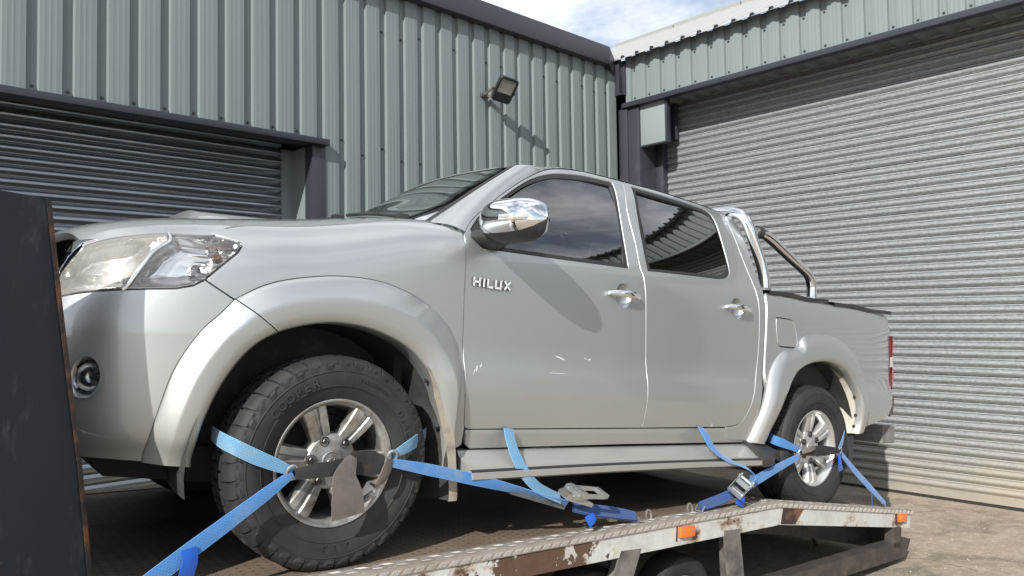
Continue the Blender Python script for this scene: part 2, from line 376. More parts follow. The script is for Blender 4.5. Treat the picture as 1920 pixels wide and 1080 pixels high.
def S1(u,v):              # front wing, lamp and bumper corner, running round to the nose
    x0=-.25; A=.66-.07*sm((v-.4)/.35)-.05*sm((.12-v)/.15); B=.34
    s=x0-u; e=0.
    if s<=0: x=u; tp=0.
    else:
        f=s/A
        if f<=math.pi/2: x=x0-A*math.sin(f); tp=B*(1-math.cos(f))
        else: e=s-A*math.pi/2; tp=B; x=x0-A
    k=sm((u-.1)/.4)
    zc=.42
    if v<=zc: w=WF(v)*(1-k)+WP(v)*k; y=w-tp; z=v
    else:
        b=ZTOP(max(x,-.91))-zc; n=4.5+2.5*sm((u+.2)/.7); a=.8625-tp
        vb=zc+.8*b
        if v<=vb: z=v; y=a*(1-((v-zc)/b)**n)**(1/n)
        else:
            yb=a*(1-.8**n)**(1/n); y=max(yb-(v-vb),-a*.99); z=zc+b*max(1-(abs(y)/a)**n,0)**(1/n)
    if e>0:
        ym=max(y,.01); y=y-e; q=1-min(max(y,0)/ym,1); x=x-.045*(1-(1-q)**2)
    return (x,-y,z)
D = {
    'lamp': [[-1.1884, 0.5842], [-1.0962, 0.639], [-0.9885, 0.6864], [-0.8936, 0.7066], [-0.8049, 0.721], [-0.6212, 0.7469], [-0.4707, 0.7552], [-0.394, 0.7412], [-0.3836, 0.7251], [-0.3972, 0.7005], [-0.4423, 0.6563], [-0.4993, 0.5965], [-0.5371, 0.5735], [-0.5916, 0.56], [-0.7771, 0.5432], [-0.9644, 0.5245], [-1.1251, 0.5058]],
    'lamp_div': [[-0.6199, 0.7174], [-0.6732, 0.6792], [-0.7229, 0.6128], [-0.7592, 0.5581]],
    'wing_seam': [[-0.5075, 0.5904], [-0.4, 0.5405], [-0.3446, 0.5081]],
    'bump_bot': [[-0.9732, 0.0085], [-0.8613, 0.006], [-0.618, -0.0009]],
    'fog': [[-0.8791, 0.2604]],
    'gapB': [[1.6265, 1.383], [1.5877, 1.2221], [1.5851, 1.0482], [1.5658, 0.9055], [1.5745, 0.8522], [1.5825, 0.6415], [1.5933, 0.3824], [1.5912, 0.177], [1.5834, 0.1174]],
    'glassF': [[0.6119, 0.9198], [0.7812, 1.1199], [0.9286, 1.2157], [1.0599, 1.2767], [1.1652, 1.3043], [1.3468, 1.3281], [1.5188, 1.3341], [1.51, 1.2078], [1.4871, 1.061], [1.4417, 0.9053], [1.0666, 0.8901], [0.7285, 0.8805]],
    'handles': [[1.3196, 0.7501], [1.538, 0.7421], [1.4213, 0.7998], [1.4354, 0.693], [2.2079, 0.77], [2.4226, 0.7608], [2.307, 0.8121], [2.3292, 0.7139]],
    'scratch': [[1.043, 0.4248], [0.9746, 0.4327], [1.2149, 0.4292], [0.4744, 0.2891], [0.584, 0.3612], [1.0195, 0.3582], [1.4774, 0.2342]],
    's_front_tyre_fwd': [[-0.3819, -0.7, 0.0862], [-0.395, -0.83, 0.0814], [-0.3652, -0.895, 0.0631], [-0.2995, -0.915, 0.0319], [-0.2291, -0.925, 0.0038], [-0.178, -0.93, -0.0163]],
    's_front_tyre_aft': [[0.1985, -0.93, 0.03], [0.2504, -0.925, 0.0534], [0.3086, -0.9, 0.0752], [0.4051, -0.8, 0.0873], [0.4701, -0.7, 0.091]],
    's_front_down': [[-0.1793, -0.935, -0.0226], [-0.2639, -0.945, -0.081], [-0.3975, -0.965, -0.1685], [-0.5065, -0.985, -0.2373], [-0.6223, -1.01, -0.3112]],
    's_front_back': [[0.1939, -0.935, 0.0021], [0.3368, -0.945, -0.024], [0.5263, -0.955, -0.0632], [0.7309, -0.965, -0.1097], [0.8728, -0.965, -0.1467], [1.0332, -0.96, -0.1894]],
    's_front_tail': [[0.7647, -0.872, 0.1174], [0.7618, -0.895, 0.074], [0.7642, -0.93, 0.0178], [0.7942, -0.955, -0.0482], [0.8555, -0.965, -0.1071], [0.93, -0.965, -0.141], [0.9952, -0.96, -0.1651]],
    's_front_anchor': [[1.0784, -0.955, -0.2042], [1.1949, -0.95, -0.2283], [1.3328, -0.945, -0.2498], [1.4852, -0.94, -0.2777]],
    'ratchet_front': [[0.9927, -0.96, -0.1319], [1.2143, -0.96, -0.1841], [0.9739, -0.96, -0.1968], [1.1139, -0.96, -0.2009]],
    's_rear_tyre_fwd': [[2.7883, -0.72, 0.074], [2.6696, -0.85, 0.0588], [2.6933, -0.9, 0.0405], [2.8422, -0.925, -0.0006]],
    's_rear_tyre_aft': [[3.2561, -0.925, -0.0111], [3.3206, -0.915, 0.0509], [3.4427, -0.86, 0.1096], [3.6482, -0.75, 0.1149]],
    's_rear_fwd': [[2.8195, -0.93, -0.0356], [2.6125, -0.94, -0.0876], [2.4507, -0.95, -0.1292], [2.3038, -0.955, -0.1752]],
    's_rear_tail': [[2.0193, -0.868, 0.1209], [2.0151, -0.9, 0.0891], [2.0295, -0.935, 0.0313], [2.1151, -0.955, -0.0269], [2.2146, -0.965, -0.0553], [2.2797, -0.975, -0.0805], [2.3093, -0.985, -0.1184], [2.2971, -0.985, -0.1508], [2.2635, -0.97, -0.16]],
    's_rear_anchor': [[2.2361, -0.955, -0.1939], [2.133, -0.95, -0.2245], [2.0329, -0.945, -0.2463], [1.9478, -0.94, -0.2604]],
    'ratchet_rear': [[2.1241, -0.96, -0.1474], [2.2717, -0.96, -0.2221], [2.2459, -0.96, -0.0843], [2.3518, -0.96, -0.1572]],
    's_rear_back': [[3.2756, -0.935, -0.0325], [3.397, -0.945, -0.1242], [3.5747, -0.955, -0.2368], [3.7598, -0.965, -0.3506]],
    'rings': [[-0.1797, -0.935, -0.019], [0.192, -0.935, 0.0231], [2.8349, -0.93, -0.0179], [3.2596, -0.93, -0.0169]],
    'sleeve_f': [[-0.1718, -0.94, -0.0256], [-0.1076, -0.95, -0.014], [-0.0406, -0.95, -0.0073], [-0.0002, -0.945, 0.0089]],
    'flap': [[0.0255, -0.955, 0.0279], [-0.0703, -0.96, -0.0707], [-0.0381, -0.955, -0.1853], [0.0817, -0.955, -0.163], [0.0426, -0.965, -0.057]],
    'flap_b': [[0.0255, -0.955, 0.0279], [0.1078, -0.95, 0.0364], [0.1574, -0.945, 0.0347], [0.1755, -0.94, 0.0071], [0.1534, -0.945, -0.065], [0.0944, -0.95, -0.0468], [0.0468, -0.955, -0.0496]],
    'sleeve_r': [[2.8268, -0.935, -0.017], [2.9196, -0.945, -0.0055], [3.0611, -0.945, -0.005], [3.2293, -0.94, -0.0087]],
    'trailer_px': [[1.785, -0.985, -0.3447], [3.9312, -0.985, -0.4316], [1.3546, -0.985, -0.4199], [1.4847, -0.985, -0.4089], [2.0874, -0.985, -0.3946], [2.2139, -0.985, -0.381], [2.2857, -0.985, -0.6228], [2.1778, -0.985, -0.6105], [1.3111, -0.985, -0.5115], [1.6645, -0.985, -0.5518], [3.8292, -0.95, -0.5085], [3.9373, -0.95, -0.6015]],
    'gusset': [[2.0952, -0.75, -0.4283], [3.1486, -0.75, -0.5282], [3.999, -0.75, -0.6821], [4.179, -0.75, -0.6484], [4.1768, -0.75, -0.5765], [3.772, -0.75, -0.5175]],
    'beam': [[4.0816, -0.95, -0.5832], [4.0116, -0.95, -0.6999], [2.8333, -0.95, -0.6883], [3.4064, -0.95, -0.6401], [3.9368, -0.95, -0.5845]],
    'cable': [[3.8515, -0.4, -0.6557], [3.9229, -0.4, -0.7385], [4.0645, -0.4, -0.8106], [4.1722, -0.4, -0.836], [4.2806, -0.4, -0.8163], [4.3678, -0.4, -0.7593]],
    'ttyre': [[1.6483, -0.8, -0.5967], [1.7376, -0.8, -0.5176], [1.9151, -0.8, -0.5091], [2.1289, -0.8, -0.5703], [2.2446, -0.8, -0.6647]],
    'rim': [[-0.0695, -0.87, 0.1534], [0.0872, -0.87, 0.1257], [-0.1855, -0.87, 0.0536], [-0.1122, -0.87, -0.1196], [-0.0381, -0.87, 0.0735], [0.0402, -0.87, 0.0651], [-0.0862, -0.87, 0.0154], [-0.01, -0.87, 0.0098], [3.0482, -0.87, 0.1586], [3.0785, -0.87, -0.0086]],
    'misc': [[4.212, -0.5, 0.1086]],
}

# ------------------------------------------------------------------ frames
ps, th, ro = -9.88848628e-02, -9.81966620e-02, 4.49386311e-04
ex = Vector((math.cos(ps)*math.cos(th), math.sin(ps)*math.cos(th), math.sin(th)))
e0 = Vector((-math.sin(ps), math.cos(ps), 0)); z0 = ex.cross(e0)
ey = e0*math.cos(ro)+z0*math.sin(ro); ez = -e0*math.sin(ro)+z0*math.cos(ro)
TO = Vector((1.39684459, 2.42066945, -0.501941761))+.87*ey+Vector((0, 0, H))
TM = Matrix(((ex.x, ey.x, ez.x, TO.x), (ex.y, ey.y, ez.y, TO.y), (ex.z, ey.z, ez.z, TO.z), (0, 0, 0, 1)))   # truck axes: x rearward, y to the far side, z up

# ------------------------------------------------------------------ body panels
def inside(p, poly):
    x, y = p[0], p[1]; c = False; j = len(poly)-1
    for i in range(len(poly)):
        a, b = poly[i], poly[j]
        if (a[1] > y) != (b[1] > y) and x < (b[0]-a[0])*(y-a[1])/(b[1]-a[1])+a[0]: c = not c
        j = i
    return c
def clean(poly, d=.0015):
    out = []
    for p in poly:
        p = Vector((p[0], p[1]))
        if not out or (p-out[-1]).length > d: out.append(p)
    if (out[0]-out[-1]).length < d: out.pop()
    return out
def area(poly): return .5*sum(a[0]*b[1]-b[0]*a[1] for a, b in zip(poly, poly[1:]+poly[:1]))
def inset(poly, d):
    n = len(poly); out = []
    for i in range(n):
        a, b, c = poly[i-1], poly[i], poly[(i+1) % n]
        t1 = (b-a).normalized(); t2 = (c-b).normalized(); n1 = Vector((-t1.y, t1.x)); n2 = Vector((-t2.y, t2.x)); m = n1+n2
        if m.length < 1e-6: m = n1
        m.normalize(); k = max(m.dot(n1), .45); out.append(b+m*(d/k))
    return out
def densify(poly, sp):
    out = []
    n = len(poly)
    for i in range(n):
        a, b = poly[i], poly[(i+1) % n]; k = max(1, int(math.ceil((b-a).length/sp)))
        for j in range(k): out.append(a.lerp(b, j/k))
    return out
def seg_dist(p, poly):
    best = 9
    for i in range(len(poly)):
        a, b = poly[i-1], poly[i]; ab = b-a; t = max(0, min(1, (p-a).dot(ab)/max(ab.length_squared, 1e-12))); best = min(best, (p-a-ab*t).length)
    return best
def panel(name, poly, S, mat, parent, sp=.03, depth=.022, gap=.0028, holes=(), off=0, far=True, roll=.0013):
    E = 1e-3
    def nrm(u, v):
        a = Vector(S(u+E, v))-Vector(S(u-E, v)); b = Vector(S(u, v+E))-Vector(S(u, v-E)); q = a.cross(b)
        return q.normalized() if q.length > 1e-12 else Vector((0, -1, 0))
    P = clean(poly)
    if area(P) < 0: P.reverse()
    P = densify(inset(P, gap), sp*.6) if gap else densify(P, sp*.6)
    HS = []
    for h in holes:
        h = clean(h)
        if area(h) > 0: h.reverse()
        HS.append(densify(inset(h, gap) if gap else h, sp*.6))
    loops = [inset(P, roll)]+[inset(h, roll) for h in HS]
    vs = []; ed = []
    for lp in loops:
        o = len(vs); n = len(lp); vs += lp; ed += [(o+i, o+(i+1) % n) for i in range(n)]
    xs = [p.x for p in P]; ys = [p.y for p in P]; r = 0; y = min(ys)+sp*.5
    while y < max(ys):
        x = min(xs)+(sp*.5 if r % 2 else 0)
        while x < max(xs):
            p = Vector((x, y))
            if inside(p, loops[0]) and not any(inside(p, h) for h in loops[1:]) and all(seg_dist(p, l) > sp*.4 for l in loops): vs.append(p)
            x += sp
        y += sp*.87; r += 1
    cv, ce, cf, *_ = delaunay_2d_cdt(vs, ed, [], 0, 1e-7)
    tris = []
    for f in cf:
        c = sum((cv[i] for i in f), Vector((0, 0)))/3
        if inside(c, loops[0]) and not any(inside(c, h) for h in loops[1:]):
            if area([cv[i] for i in f]) < 0: f = f[::-1]
            tris.append(tuple(f))
    V = []; F = []; LN = []
    N = [nrm(p.x, p.y) for p in cv]
    V = [Vector(S(p.x, p.y))+N[i]*off for i, p in enumerate(cv)]
    for t in tris: F.append(t); LN += [N[i] for i in t]
    for lp, ring in zip(loops, [P]+HS):
        n = len(lp); o = len(V); n0 = [nrm(p.x, p.y) for p in lp]
        a = [Vector(S(p.x, p.y))+n0[i]*off for i, p in enumerate(lp)]
        n1 = [nrm(p.x, p.y) for p in ring]; b = [Vector(S(p.x, p.y))+n1[i]*(off-roll*.8) for i, p in enumerate(ring)]
        c = [b[i]-n1[i]*depth for i in range(n)]
        V += a+b+c
        out = []
        for i in range(n):
            t = (b[(i+1) % n]-b[i-1]); q = t.cross(n1[i]); out.append(q.normalized() if q.length > 1e-9 else n1[i])
        for i in range(n):
            j = (i+1) % n; mi = (n1[i]+out[i]).normalized(); mj = (n1[j]+out[j]).normalized()
            F.append((o+i, o+n+i, o+n+j, o+j)); LN += [n0[i], mi, mj, n0[j]]
            F.append((o+n+i, o+2*n+i, o+2*n+j, o+n+j)); LN += [mi, out[i], out[j], mj]
    def mk(sgn, nm):
        me = bpy.data.meshes.new(nm)
        if sgn > 0: vv, ff, ln = V, F, LN
        else:
            vv = [Vector((p.x, -p.y, p.z)) for p in V]; ff = []; ln = []; k = 0
            for f in F:
                m = len(f); ff.append(tuple(reversed(f))); ln += [Vector((q.x, -q.y, q.z)) for q in reversed(LN[k:k+m])]; k += m
        me.from_pydata([tuple(p) for p in vv], [], ff); me.materials.append(mat)
        me.polygons.foreach_set('use_smooth', [True]*len(ff)); me.normals_split_custom_set([tuple(q) for q in ln]); me.update()
        return me
    o = link(name, mk(1, name), parent)
    if far:
        f = link(name, mk(-1, name), far if not isinstance(far, bool) else parent)
        return o, f
    return o

truck = empty('pickup_truck', TM)
tag(truck, 'silver double cab pickup truck strapped down on the tilted car trailer', 'pickup truck')

gapB = [Vector(p) for p in D['gapB']]
gB = spline(gapB, 3)                                             # top to bottom
doorF_front = spline([(.513, .904), (.505, .766), (.512, .55), (.524, .337), (.545, .16), (.556, .118)], 4)   # top to bottom
frame_top = spline([(.513, .904), (.563, .972), (.663, 1.056), (.807, 1.164), (.959, 1.264), (1.121, 1.343), (1.305, 1.377), (1.47, 1.383), (1.6265, 1.383)], 5)
doorF = doorF_front + [Vector((.575, .113)), Vector((1.5834, .1174))] + gB[::-1] + frame_top[::-1]
glF = spline([(.612, .905), (.68, 1.03), (.781, 1.112), (.9286, 1.2115), (1.06, 1.273), (1.165, 1.302), (1.3468, 1.326), (1.516, 1.334)], 5)
rubF_out = spline([(.556, .934), (.622, 1.006), (.765, 1.114), (.933, 1.23), (1.067, 1.296), (1.175, 1.327), (1.36, 1.352), (1.540, 1.357)], 5) + spline([(1.540, 1.357), (1.531, 1.242), (1.509, 1.065), (1.478, .888)], 3)[1:] + [Vector((1.063, .873)), Vector((.727, .863)), Vector((.60, .860)), Vector((.565, .885))]
rubF_in = glF + spline([(1.516, 1.334), (1.508, 1.208), (1.486, 1.061), (1.455, .908)], 3)[1:] + [Vector((1.066, .8915)), Vector((.73, .8815)), Vector((.62, .880))]
reardoor_rear = spline([(2.40, 1.374), (2.45, 1.366), (2.482, 1.325), (2.50, 1.20), (2.508, 1.094), (2.515, .904), (2.517, .721), (2.502, .48), (2.449, .302), (2.404, .199), (2.349, .140), (2.236, .1215)], 4)
doorR = gB + [Vector((1.6, .1174))] + reardoor_rear[::-1] + [Vector((2.162, 1.376)), Vector((1.889, 1.384))]
rubR_out = [Vector((1.683, 1.363)), Vector((1.955, 1.357))] + spline([(2.20, 1.352), (2.30, 1.342), (2.345, 1.30), (2.352, 1.167), (2.337, 1.022), (2.305, .957), (2.22, .925), (2.12, .918)], 5) + [Vector((1.889, .907)), Vector((1.619, .893)), Vector((1.648, 1.10))]
rubR_in = [Vector((1.703, 1.343)), Vector((1.955, 1.336))] + spline([(2.19, 1.330), (2.275, 1.322), (2.322, 1.285), (2.330, 1.167), (2.316, 1.035), (2.285, .977), (2.21, .944), (2.12, .936)], 5) + [Vector((1.889, .923)), Vector((1.642, .908)), Vector((1.668, 1.10))]
def shut_v(u):
    s = -.25-u; tp = 0 if s <= 0 else .34*(1-math.cos(s/.6))
    a = .8625-tp; n = 4.5+2.5*sm((u+.2)/.7); b = ZTOP(u)-.42; yb = a*(1-.8**n)**(1/n)
    return .42+.8*b+(yb-.84*a)
lamp = [Vector(p) for p in D['lamp']]
flo_up = spline([(-.4, .540), (-.303, .599), (-.193, .635), (-.035, .662), (.137, .659), (.303, .611), (.433, .522), (.507, .432)], 6)
flo_low = spline([(-.4, .540), (-.44, .49), (-.495, .43), (-.564, .308), (-.600, .174), (-.624, .045), (-.626, -.002)], 6)
lip_c = spline([(-.478, -.012), (-.484, .024), (-.473, .131), (-.427, .265), (-.353, .38), (-.262, .447), (-.125, .489), (0, .497), (.127, .477), (.262, .421), (.37, .313), (.432, .175), (.462, .02), (.468, -.06)], 6)
def SG(x, z):
    t = z-.9; return (x, -(.8185-.275*t-.35*t*t), z)
def cup(x, z): return [Vector((x+.108+.047*math.cos(2*math.pi*k/24), z-.003+.056*math.sin(2*math.pi*k/24))) for k in range(24)]
cupF = cup(1.318, .748); cupR = cup(2.206, .768)
# near and far doors
fd_n = {}
for side_ in (1,):
    pass
dF, dF2 = panel('front_door', doorF, S2, PAINT, truck, holes=[rubF_out, cupF], sp=.028)
dR, dR2 = panel('rear_door', doorR, S2, PAINT, truck, holes=[rubR_out, cupR], sp=.028)
panel('window_seal', rubF_out, S2, RUBBER, dF, holes=[rubF_in], gap=.0006, sp=.03, off=-.003, far=dF2)
panel('window_seal', rubR_out, S2, RUBBER, dR, holes=[rubR_in], gap=.0006, sp=.03, off=-.003, far=dR2)
panel('window_glass', rubF_in, SG, GLASS, dF, gap=0, sp=.05, off=-.014, depth=.004, far=dF2)
g2, g3 = panel('window_glass', rubR_in, SG, PRIVACY, dR, gap=0, sp=.05, off=-.014, depth=.004, far=dR2)
tag(g2, 'dark privacy glass'); tag(g3, 'dark privacy glass')
# front wing above the flare, as far as the bonnet line and the door
cl = []
wing = [Vector((-.394, .7412)), Vector((-.3836, .7251)), Vector((-.3972, .7005)), Vector((-.4423, .6563)), Vector((-.4993, .5965)), Vector((-.4, .5405))] + flo_up[1:] + [Vector((.507, .432))] + doorF_front[::-1][6:]
wing += [Vector((.47, .925)), Vector((.40, .945))]
wing += [Vector((u, shut_v(u))) for u in (.38, .3, .2, .1, 0, -.1, -.2, -.3)] + [Vector((-.37, .825)), Vector((-.43, .795)), Vector((-.49, .765))]
wing = [p for p in wing]
wing_poly = clean(wing)
panel('front_wing', wing_poly, S1, PAINT, truck, sp=.026)
panel('front_wing_lower', [Vector((.40, .55)), Vector((.515, .50))]+[p for p in doorF_front if p.y < .5]+[Vector((.555, .05)), Vector((.52, .03)), Vector((.47, .03)), Vector((.40, .3))], S1, PAINT, truck, gap=.002, off=-.001)
# bumper, lamp line down to its lower edge, wrapping round the nose
lo = [Vector((u, v)) for u, v in D['lamp']]
bump = [lo[16]+Vector((-.05, -.004)), lo[16], lo[15], lo[14], lo[13], lo[12], lo[11], Vector((-.4, .5405))] + flo_low[1:] + [Vector((-.75, .003)), Vector((-.861, .004)), Vector((-.973, .008)), Vector((-1.10, .010)), Vector((-1.40, .01)), Vector((-1.72, .01)), Vector((-1.72, .50)), Vector((-1.40, .50)), Vector((-1.25, .50))]
fogc = Vector((-.885, .262)); fog = [fogc+Vector((.062*math.cos(a), .062*math.sin(a))) for a in [2*math.pi*k/28 for k in range(28)]]
bu, bu2 = panel('front_bumper', bump, S1, PAINT, truck, sp=.03, holes=[fog], depth=.03)
# flares
def strip(name, outer, lip, base, mat, prof, inner, n=70, far=True):
    o = resample(outer, n); l = resample(lip, n); rows = []
    for i in range(n):
        a, b = o[i], l[i]; r = []
        for s, h in prof:
            p = a.lerp(b, s); q = Vector(base(p.x, p.y)); r.append(q+Vector((0, -h, 0)))
        d = (b-a).normalized(); q = Vector(base(b.x, b.y)); e = b+d*.010
        r.append(Vector((e.x-(b.x-q.x), q.y-prof[-1][1]+.012, e.y))); e = b+d*.013
        r.append(Vector((e.x-(b.x-q.x), q.y+inner, e.y)))
        rows.append(r)
    for sg in (1, -1):
        m = MB(); m.grid([[(p.x, p.y*sg, p.z) for p in r] for r in rows]); ob = m.build(name, mat, truck, smooth=50)
        if sg > 0: first = ob
        if not far: break
    return first
PF = [(0, -.012), (.0, .004), (.02, .008), (.12, .016), (.30, .029), (.44, .0385), (.48, .0405), (.52, .0408), (.80, .037), (1, .032)]
def split(curve, p):
    i = min(range(len(curve)), key=lambda k: (curve[k]-Vector(p)).length); return curve[:i+1], curve[i:]
lipA, lipB = split(lip_c, (-.258, .449))
strip('wheel_arch_flare', flo_low, lipA[::-1], S1, PAINT, PF, .06, 44)
fl2 = spline([(-.397, .543), (-.303, .599), (-.193, .635), (-.035, .662), (.137, .659), (.303, .611), (.433, .522), (.500, .40), (.505, .25), (.500, .1), (.495, .0)], 6)
strip('wheel_arch_flare', fl2, [p+Vector((.003, .002)) for p in lipB], S1, PAINT, PF, .06, 60)
rear_out = spline([(2.445, .042), (2.475, .10), (2.523, .215), (2.58, .365), (2.655, .488), (2.732, .553), (2.80, .572), (2.875, .580)], 5) + spline([(2.915, .605), (2.925, .640), (2.98, .667), (3.096, .684), (3.19, .690), (3.277, .686), (3.38, .666), (3.466, .631), (3.55, .575), (3.613, .502), (3.645, .42), (3.655, .332), (3.656, .161), (3.645, .10)], 5)
rear_lip = spline([(2.56, .030), (2.575, .075), (2.625, .175), (2.7, .31), (2.815, .432), (2.93, .494), (3.06, .523), (3.195, .530), (3.33, .508), (3.44, .450), (3.51, .365), (3.55, .27), (3.568, .163), (3.560, .085)], 6)
PR = [(0, -.012), (0, .004), (.03, .012), (.16, .026), (.30, .036), (.40, .041), (.52, .044), (.8, .045), (1, .043)]
strip('rear_arch_flare', rear_out, rear_lip, S2, PAINT, PR, .06, 90)
# cab rear corner and bed side
cab_edge = spline([(2.60, 1.36), (2.604, 1.25), (2.600, 1.10), (2.588, .90), (2.572, .725), (2.555, .483), (2.528, .304), (2.50, .15), (2.46, .045)], 4)
quarter = [Vector((2.41, 1.374))] + cab_edge + [Vector((2.3, .05)), Vector((2.236, .1215))] + reardoor_rear[::-1][1:]
panel('cab_corner_panel', quarter, S2, PAINT, truck, sp=.03)
arch_hole = resample([p+(Vector((3.06, .02))-p)*(-.05) for p in rear_lip], 40)
bed = [p+Vector((.018, 0)) for p in cab_edge if p.y < .9][::1]
bed = [Vector((2.612, .889))] + [p for p in bed if p.y < .86 and p.y > .5] + [Vector((2.575, .40))] + [p for p in arch_hole if p.y > .12][2:] + [Vector((3.62, .105)), Vector((3.84, .155)), Vector((4.02, .20)), Vector((4.085, .26)), Vector((4.115, .342)), Vector((4.132, .487)), Vector((4.130, .742)), Vector((4.122, .86)), Vector((4.105, .889))]
fuel = spline([(2.68, .738), (2.70, .750), (2.76, .752), (2.832, .749), (2.858, .738), (2.875, .70), (2.892, .63), (2.888, .596), (2.86, .585), (2.80, .584), (2.735, .584), (2.705, .592), (2.69, .62), (2.68, .68)], 4, True)
bp, bp2 = panel('bed_side_panel', bed, S2, PAINT, truck, sp=.03, holes=[fuel], depth=.03)
panel('fuel_flap', fuel, S2, PAINT, bp, gap=.0045, sp=.03, off=.0005, far=False)
m = MB().box((2.66, -.80, .56), (2.92, -.79, .77)); m.build('flap_recess', DARK, bp)
# sill under the doors
def sill_S(x, z): return (x, -(side(x, .118)-.004-.25*max(0, .10-z)), z)
panel('sill', [Vector((.565, .112)), Vector((2.23, .118)), Vector((2.44, .050)), Vector((2.42, .038)), Vector((1.5, .040)), Vector((.60, .034)), Vector((.575, .05))], sill_S, PAINT, truck, sp=.04, gap=.001)

# ------------------------------------------------------------------ bonnet, windscreen, roof
def hood_z(x, y):
    tp = 0
    if x < -.25: tp = .34*(1-math.sqrt(max(0, 1-((-.25-x)/.615)**2)))
    a = .8625-tp; n = 4.5+2.5*sm((x+.2)/.7); b = ZTOP(x)-.42
    return .42+b*max(1-(abs(y)/a)**n, .02)**(1/n)
shut = [Vector(S1(*p)) for p in D['lamp'][2:7]]+[Vector(S1(-.43, .795)), Vector(S1(-.37, .825))]+[Vector(S1(u, shut_v(u))) for u in (-.3, -.2, -.1, 0, .1, .2, .3, .38, .44)]
HB = pchip([p.x for p in shut], [-p.y for p in shut]); HZ = pchip([p.x for p in shut], [p.z for p in shut])
xs_ = [shut[0].x+(.44-shut[0].x)*(k/46)**1.15 for k in range(47)]
rows = []
for x in xs_:
    yb = HB(x); r = []
    for k in range(41):
        q = -1+2*k/40; y = q*(yb-.0005); zz = hood_z(x, y); e = hood_z(x, yb)
        rise = .004*(sm((abs(q))/.45)-sm((abs(q)-.62)/.2))*sm((x+.8)/.3)
        zz += (HZ(x)-e)*abs(q)**6 + rise
        bow = .055*(1-q*q)*sm((-.45-x)/.35)
        r.append((x-bow, y, zz))
    rows.append([(r[0][0], r[0][1]+.004, r[0][2]-.012)]+r+[(r[-1][0], r[-1][1]-.004, r[-1][2]-.012)])
front = [[(p[0]-.004, p[1], p[2]-.010) for p in rows[0]], [(p[0]+.015, p[1], p[2]-.030) for p in rows[0]]]
hood = MB().grid(front[::-1]+rows).build('bonnet', PAINT, truck, smooth=40)
rows = []
for i in range(13):
    t = i/12; x = -.40+.58*t
    hw = .36-.05*t; r = []
    for k in range(25):
        q = -1+2*k/24; y = q*hw; zb = hood_z(x, y)+.004
        hgt = .058*(1-t)**1.1*(1-abs(q)**5)
        r.append((x-.02*(1-q*q)*(1-t), y, zb+hgt))
    rows.append(r)
nose = [(p[0]-.03, p[1], hood_z(p[0]-.03, p[1])+.006) for p in rows[0]]
MB().grid([nose]+rows).build('bonnet_scoop', PAINT, truck, smooth=50)
def ws(s, q):                               # windscreen: s up, q across
    ye = .70+(.605-.70)*s; y = q*ye
    zc_ = ws_zc(s); xe = ws_xe(s); xc = ws_xc(s); z_e = ws_ze(s); k = 1-(q*q+.01)**.88+.0174*q*q
    return Vector((xe+(xc-xe)*k, y, z_e+(zc_-z_e)*k))
ws_xe = pchip([0, .3, .6, 1], [.395, .555, .715, .905]); ws_ze = pchip([0, .3, .6, 1], [.940, 1.062, 1.180, 1.312])
ws_xc = pchip([0, .3, .6, 1], [.275, .492, .662, .862]); ws_zc = pchip([0, .3, .6, 1], [1.004, 1.100, 1.209, 1.332])
def wsgrid(s0, s1, q0, q1, n=14, m=24, d=0):
    return [[ws(s0+(s1-s0)*i/n, q0+(q1-q0)*k/m)+Vector((d*.55, 0, -d*.83)) for k in range(m+1)] for i in range(n+1)]
wsp = MB().grid(wsgrid(.0, .985, -.965, .965)).build('windscreen', SCREEN, truck)
b = MB()
b.grid(wsgrid(.0, 1.0, -1.0, -.965, 14, 2, -.002)); b.grid(wsgrid(.0, 1.0, .965, 1.0, 14, 2, -.002)); b.grid(wsgrid(.982, 1.0, -.96, .96, 2, 24, -.002))
b.build('windscreen_seal', RUBBER, truck)
MB().grid(wsgrid(-.06, .03, -1.0, 1.0, 3, 24, -.004)).build('scuttle_cowl', BLACK, truck)
st = MB(); r_ = [[ws(.925+.05*i/3, -.925+.20*k/4)+Vector((.004, 0, -.004)) for k in range(5)] for i in range(4)]; st.grid(r_); st.build('windscreen_sticker', simple('teal_sticker', (.01, .36, .36), .4), truck)
for q0, q1 in ((-.80, -.18), (-.10, .52)):
    pts = [ws(.02, q0)+Vector((-.012, 0, .016)), ws(.035, q0*.5+q1*.5)+Vector((-.015, 0, .018)), ws(.05, q1)+Vector((-.012, 0, .016))]
    w_ = MB().tube(spline(pts, 5), .008, 8); w_.bbox((pts[0].x-.02, pts[0].y-.02, pts[0].z-.02), (pts[0].x+.03, pts[0].y+.03, pts[0].z+.012), .006); w_.build('wiper', BLACK, truck)
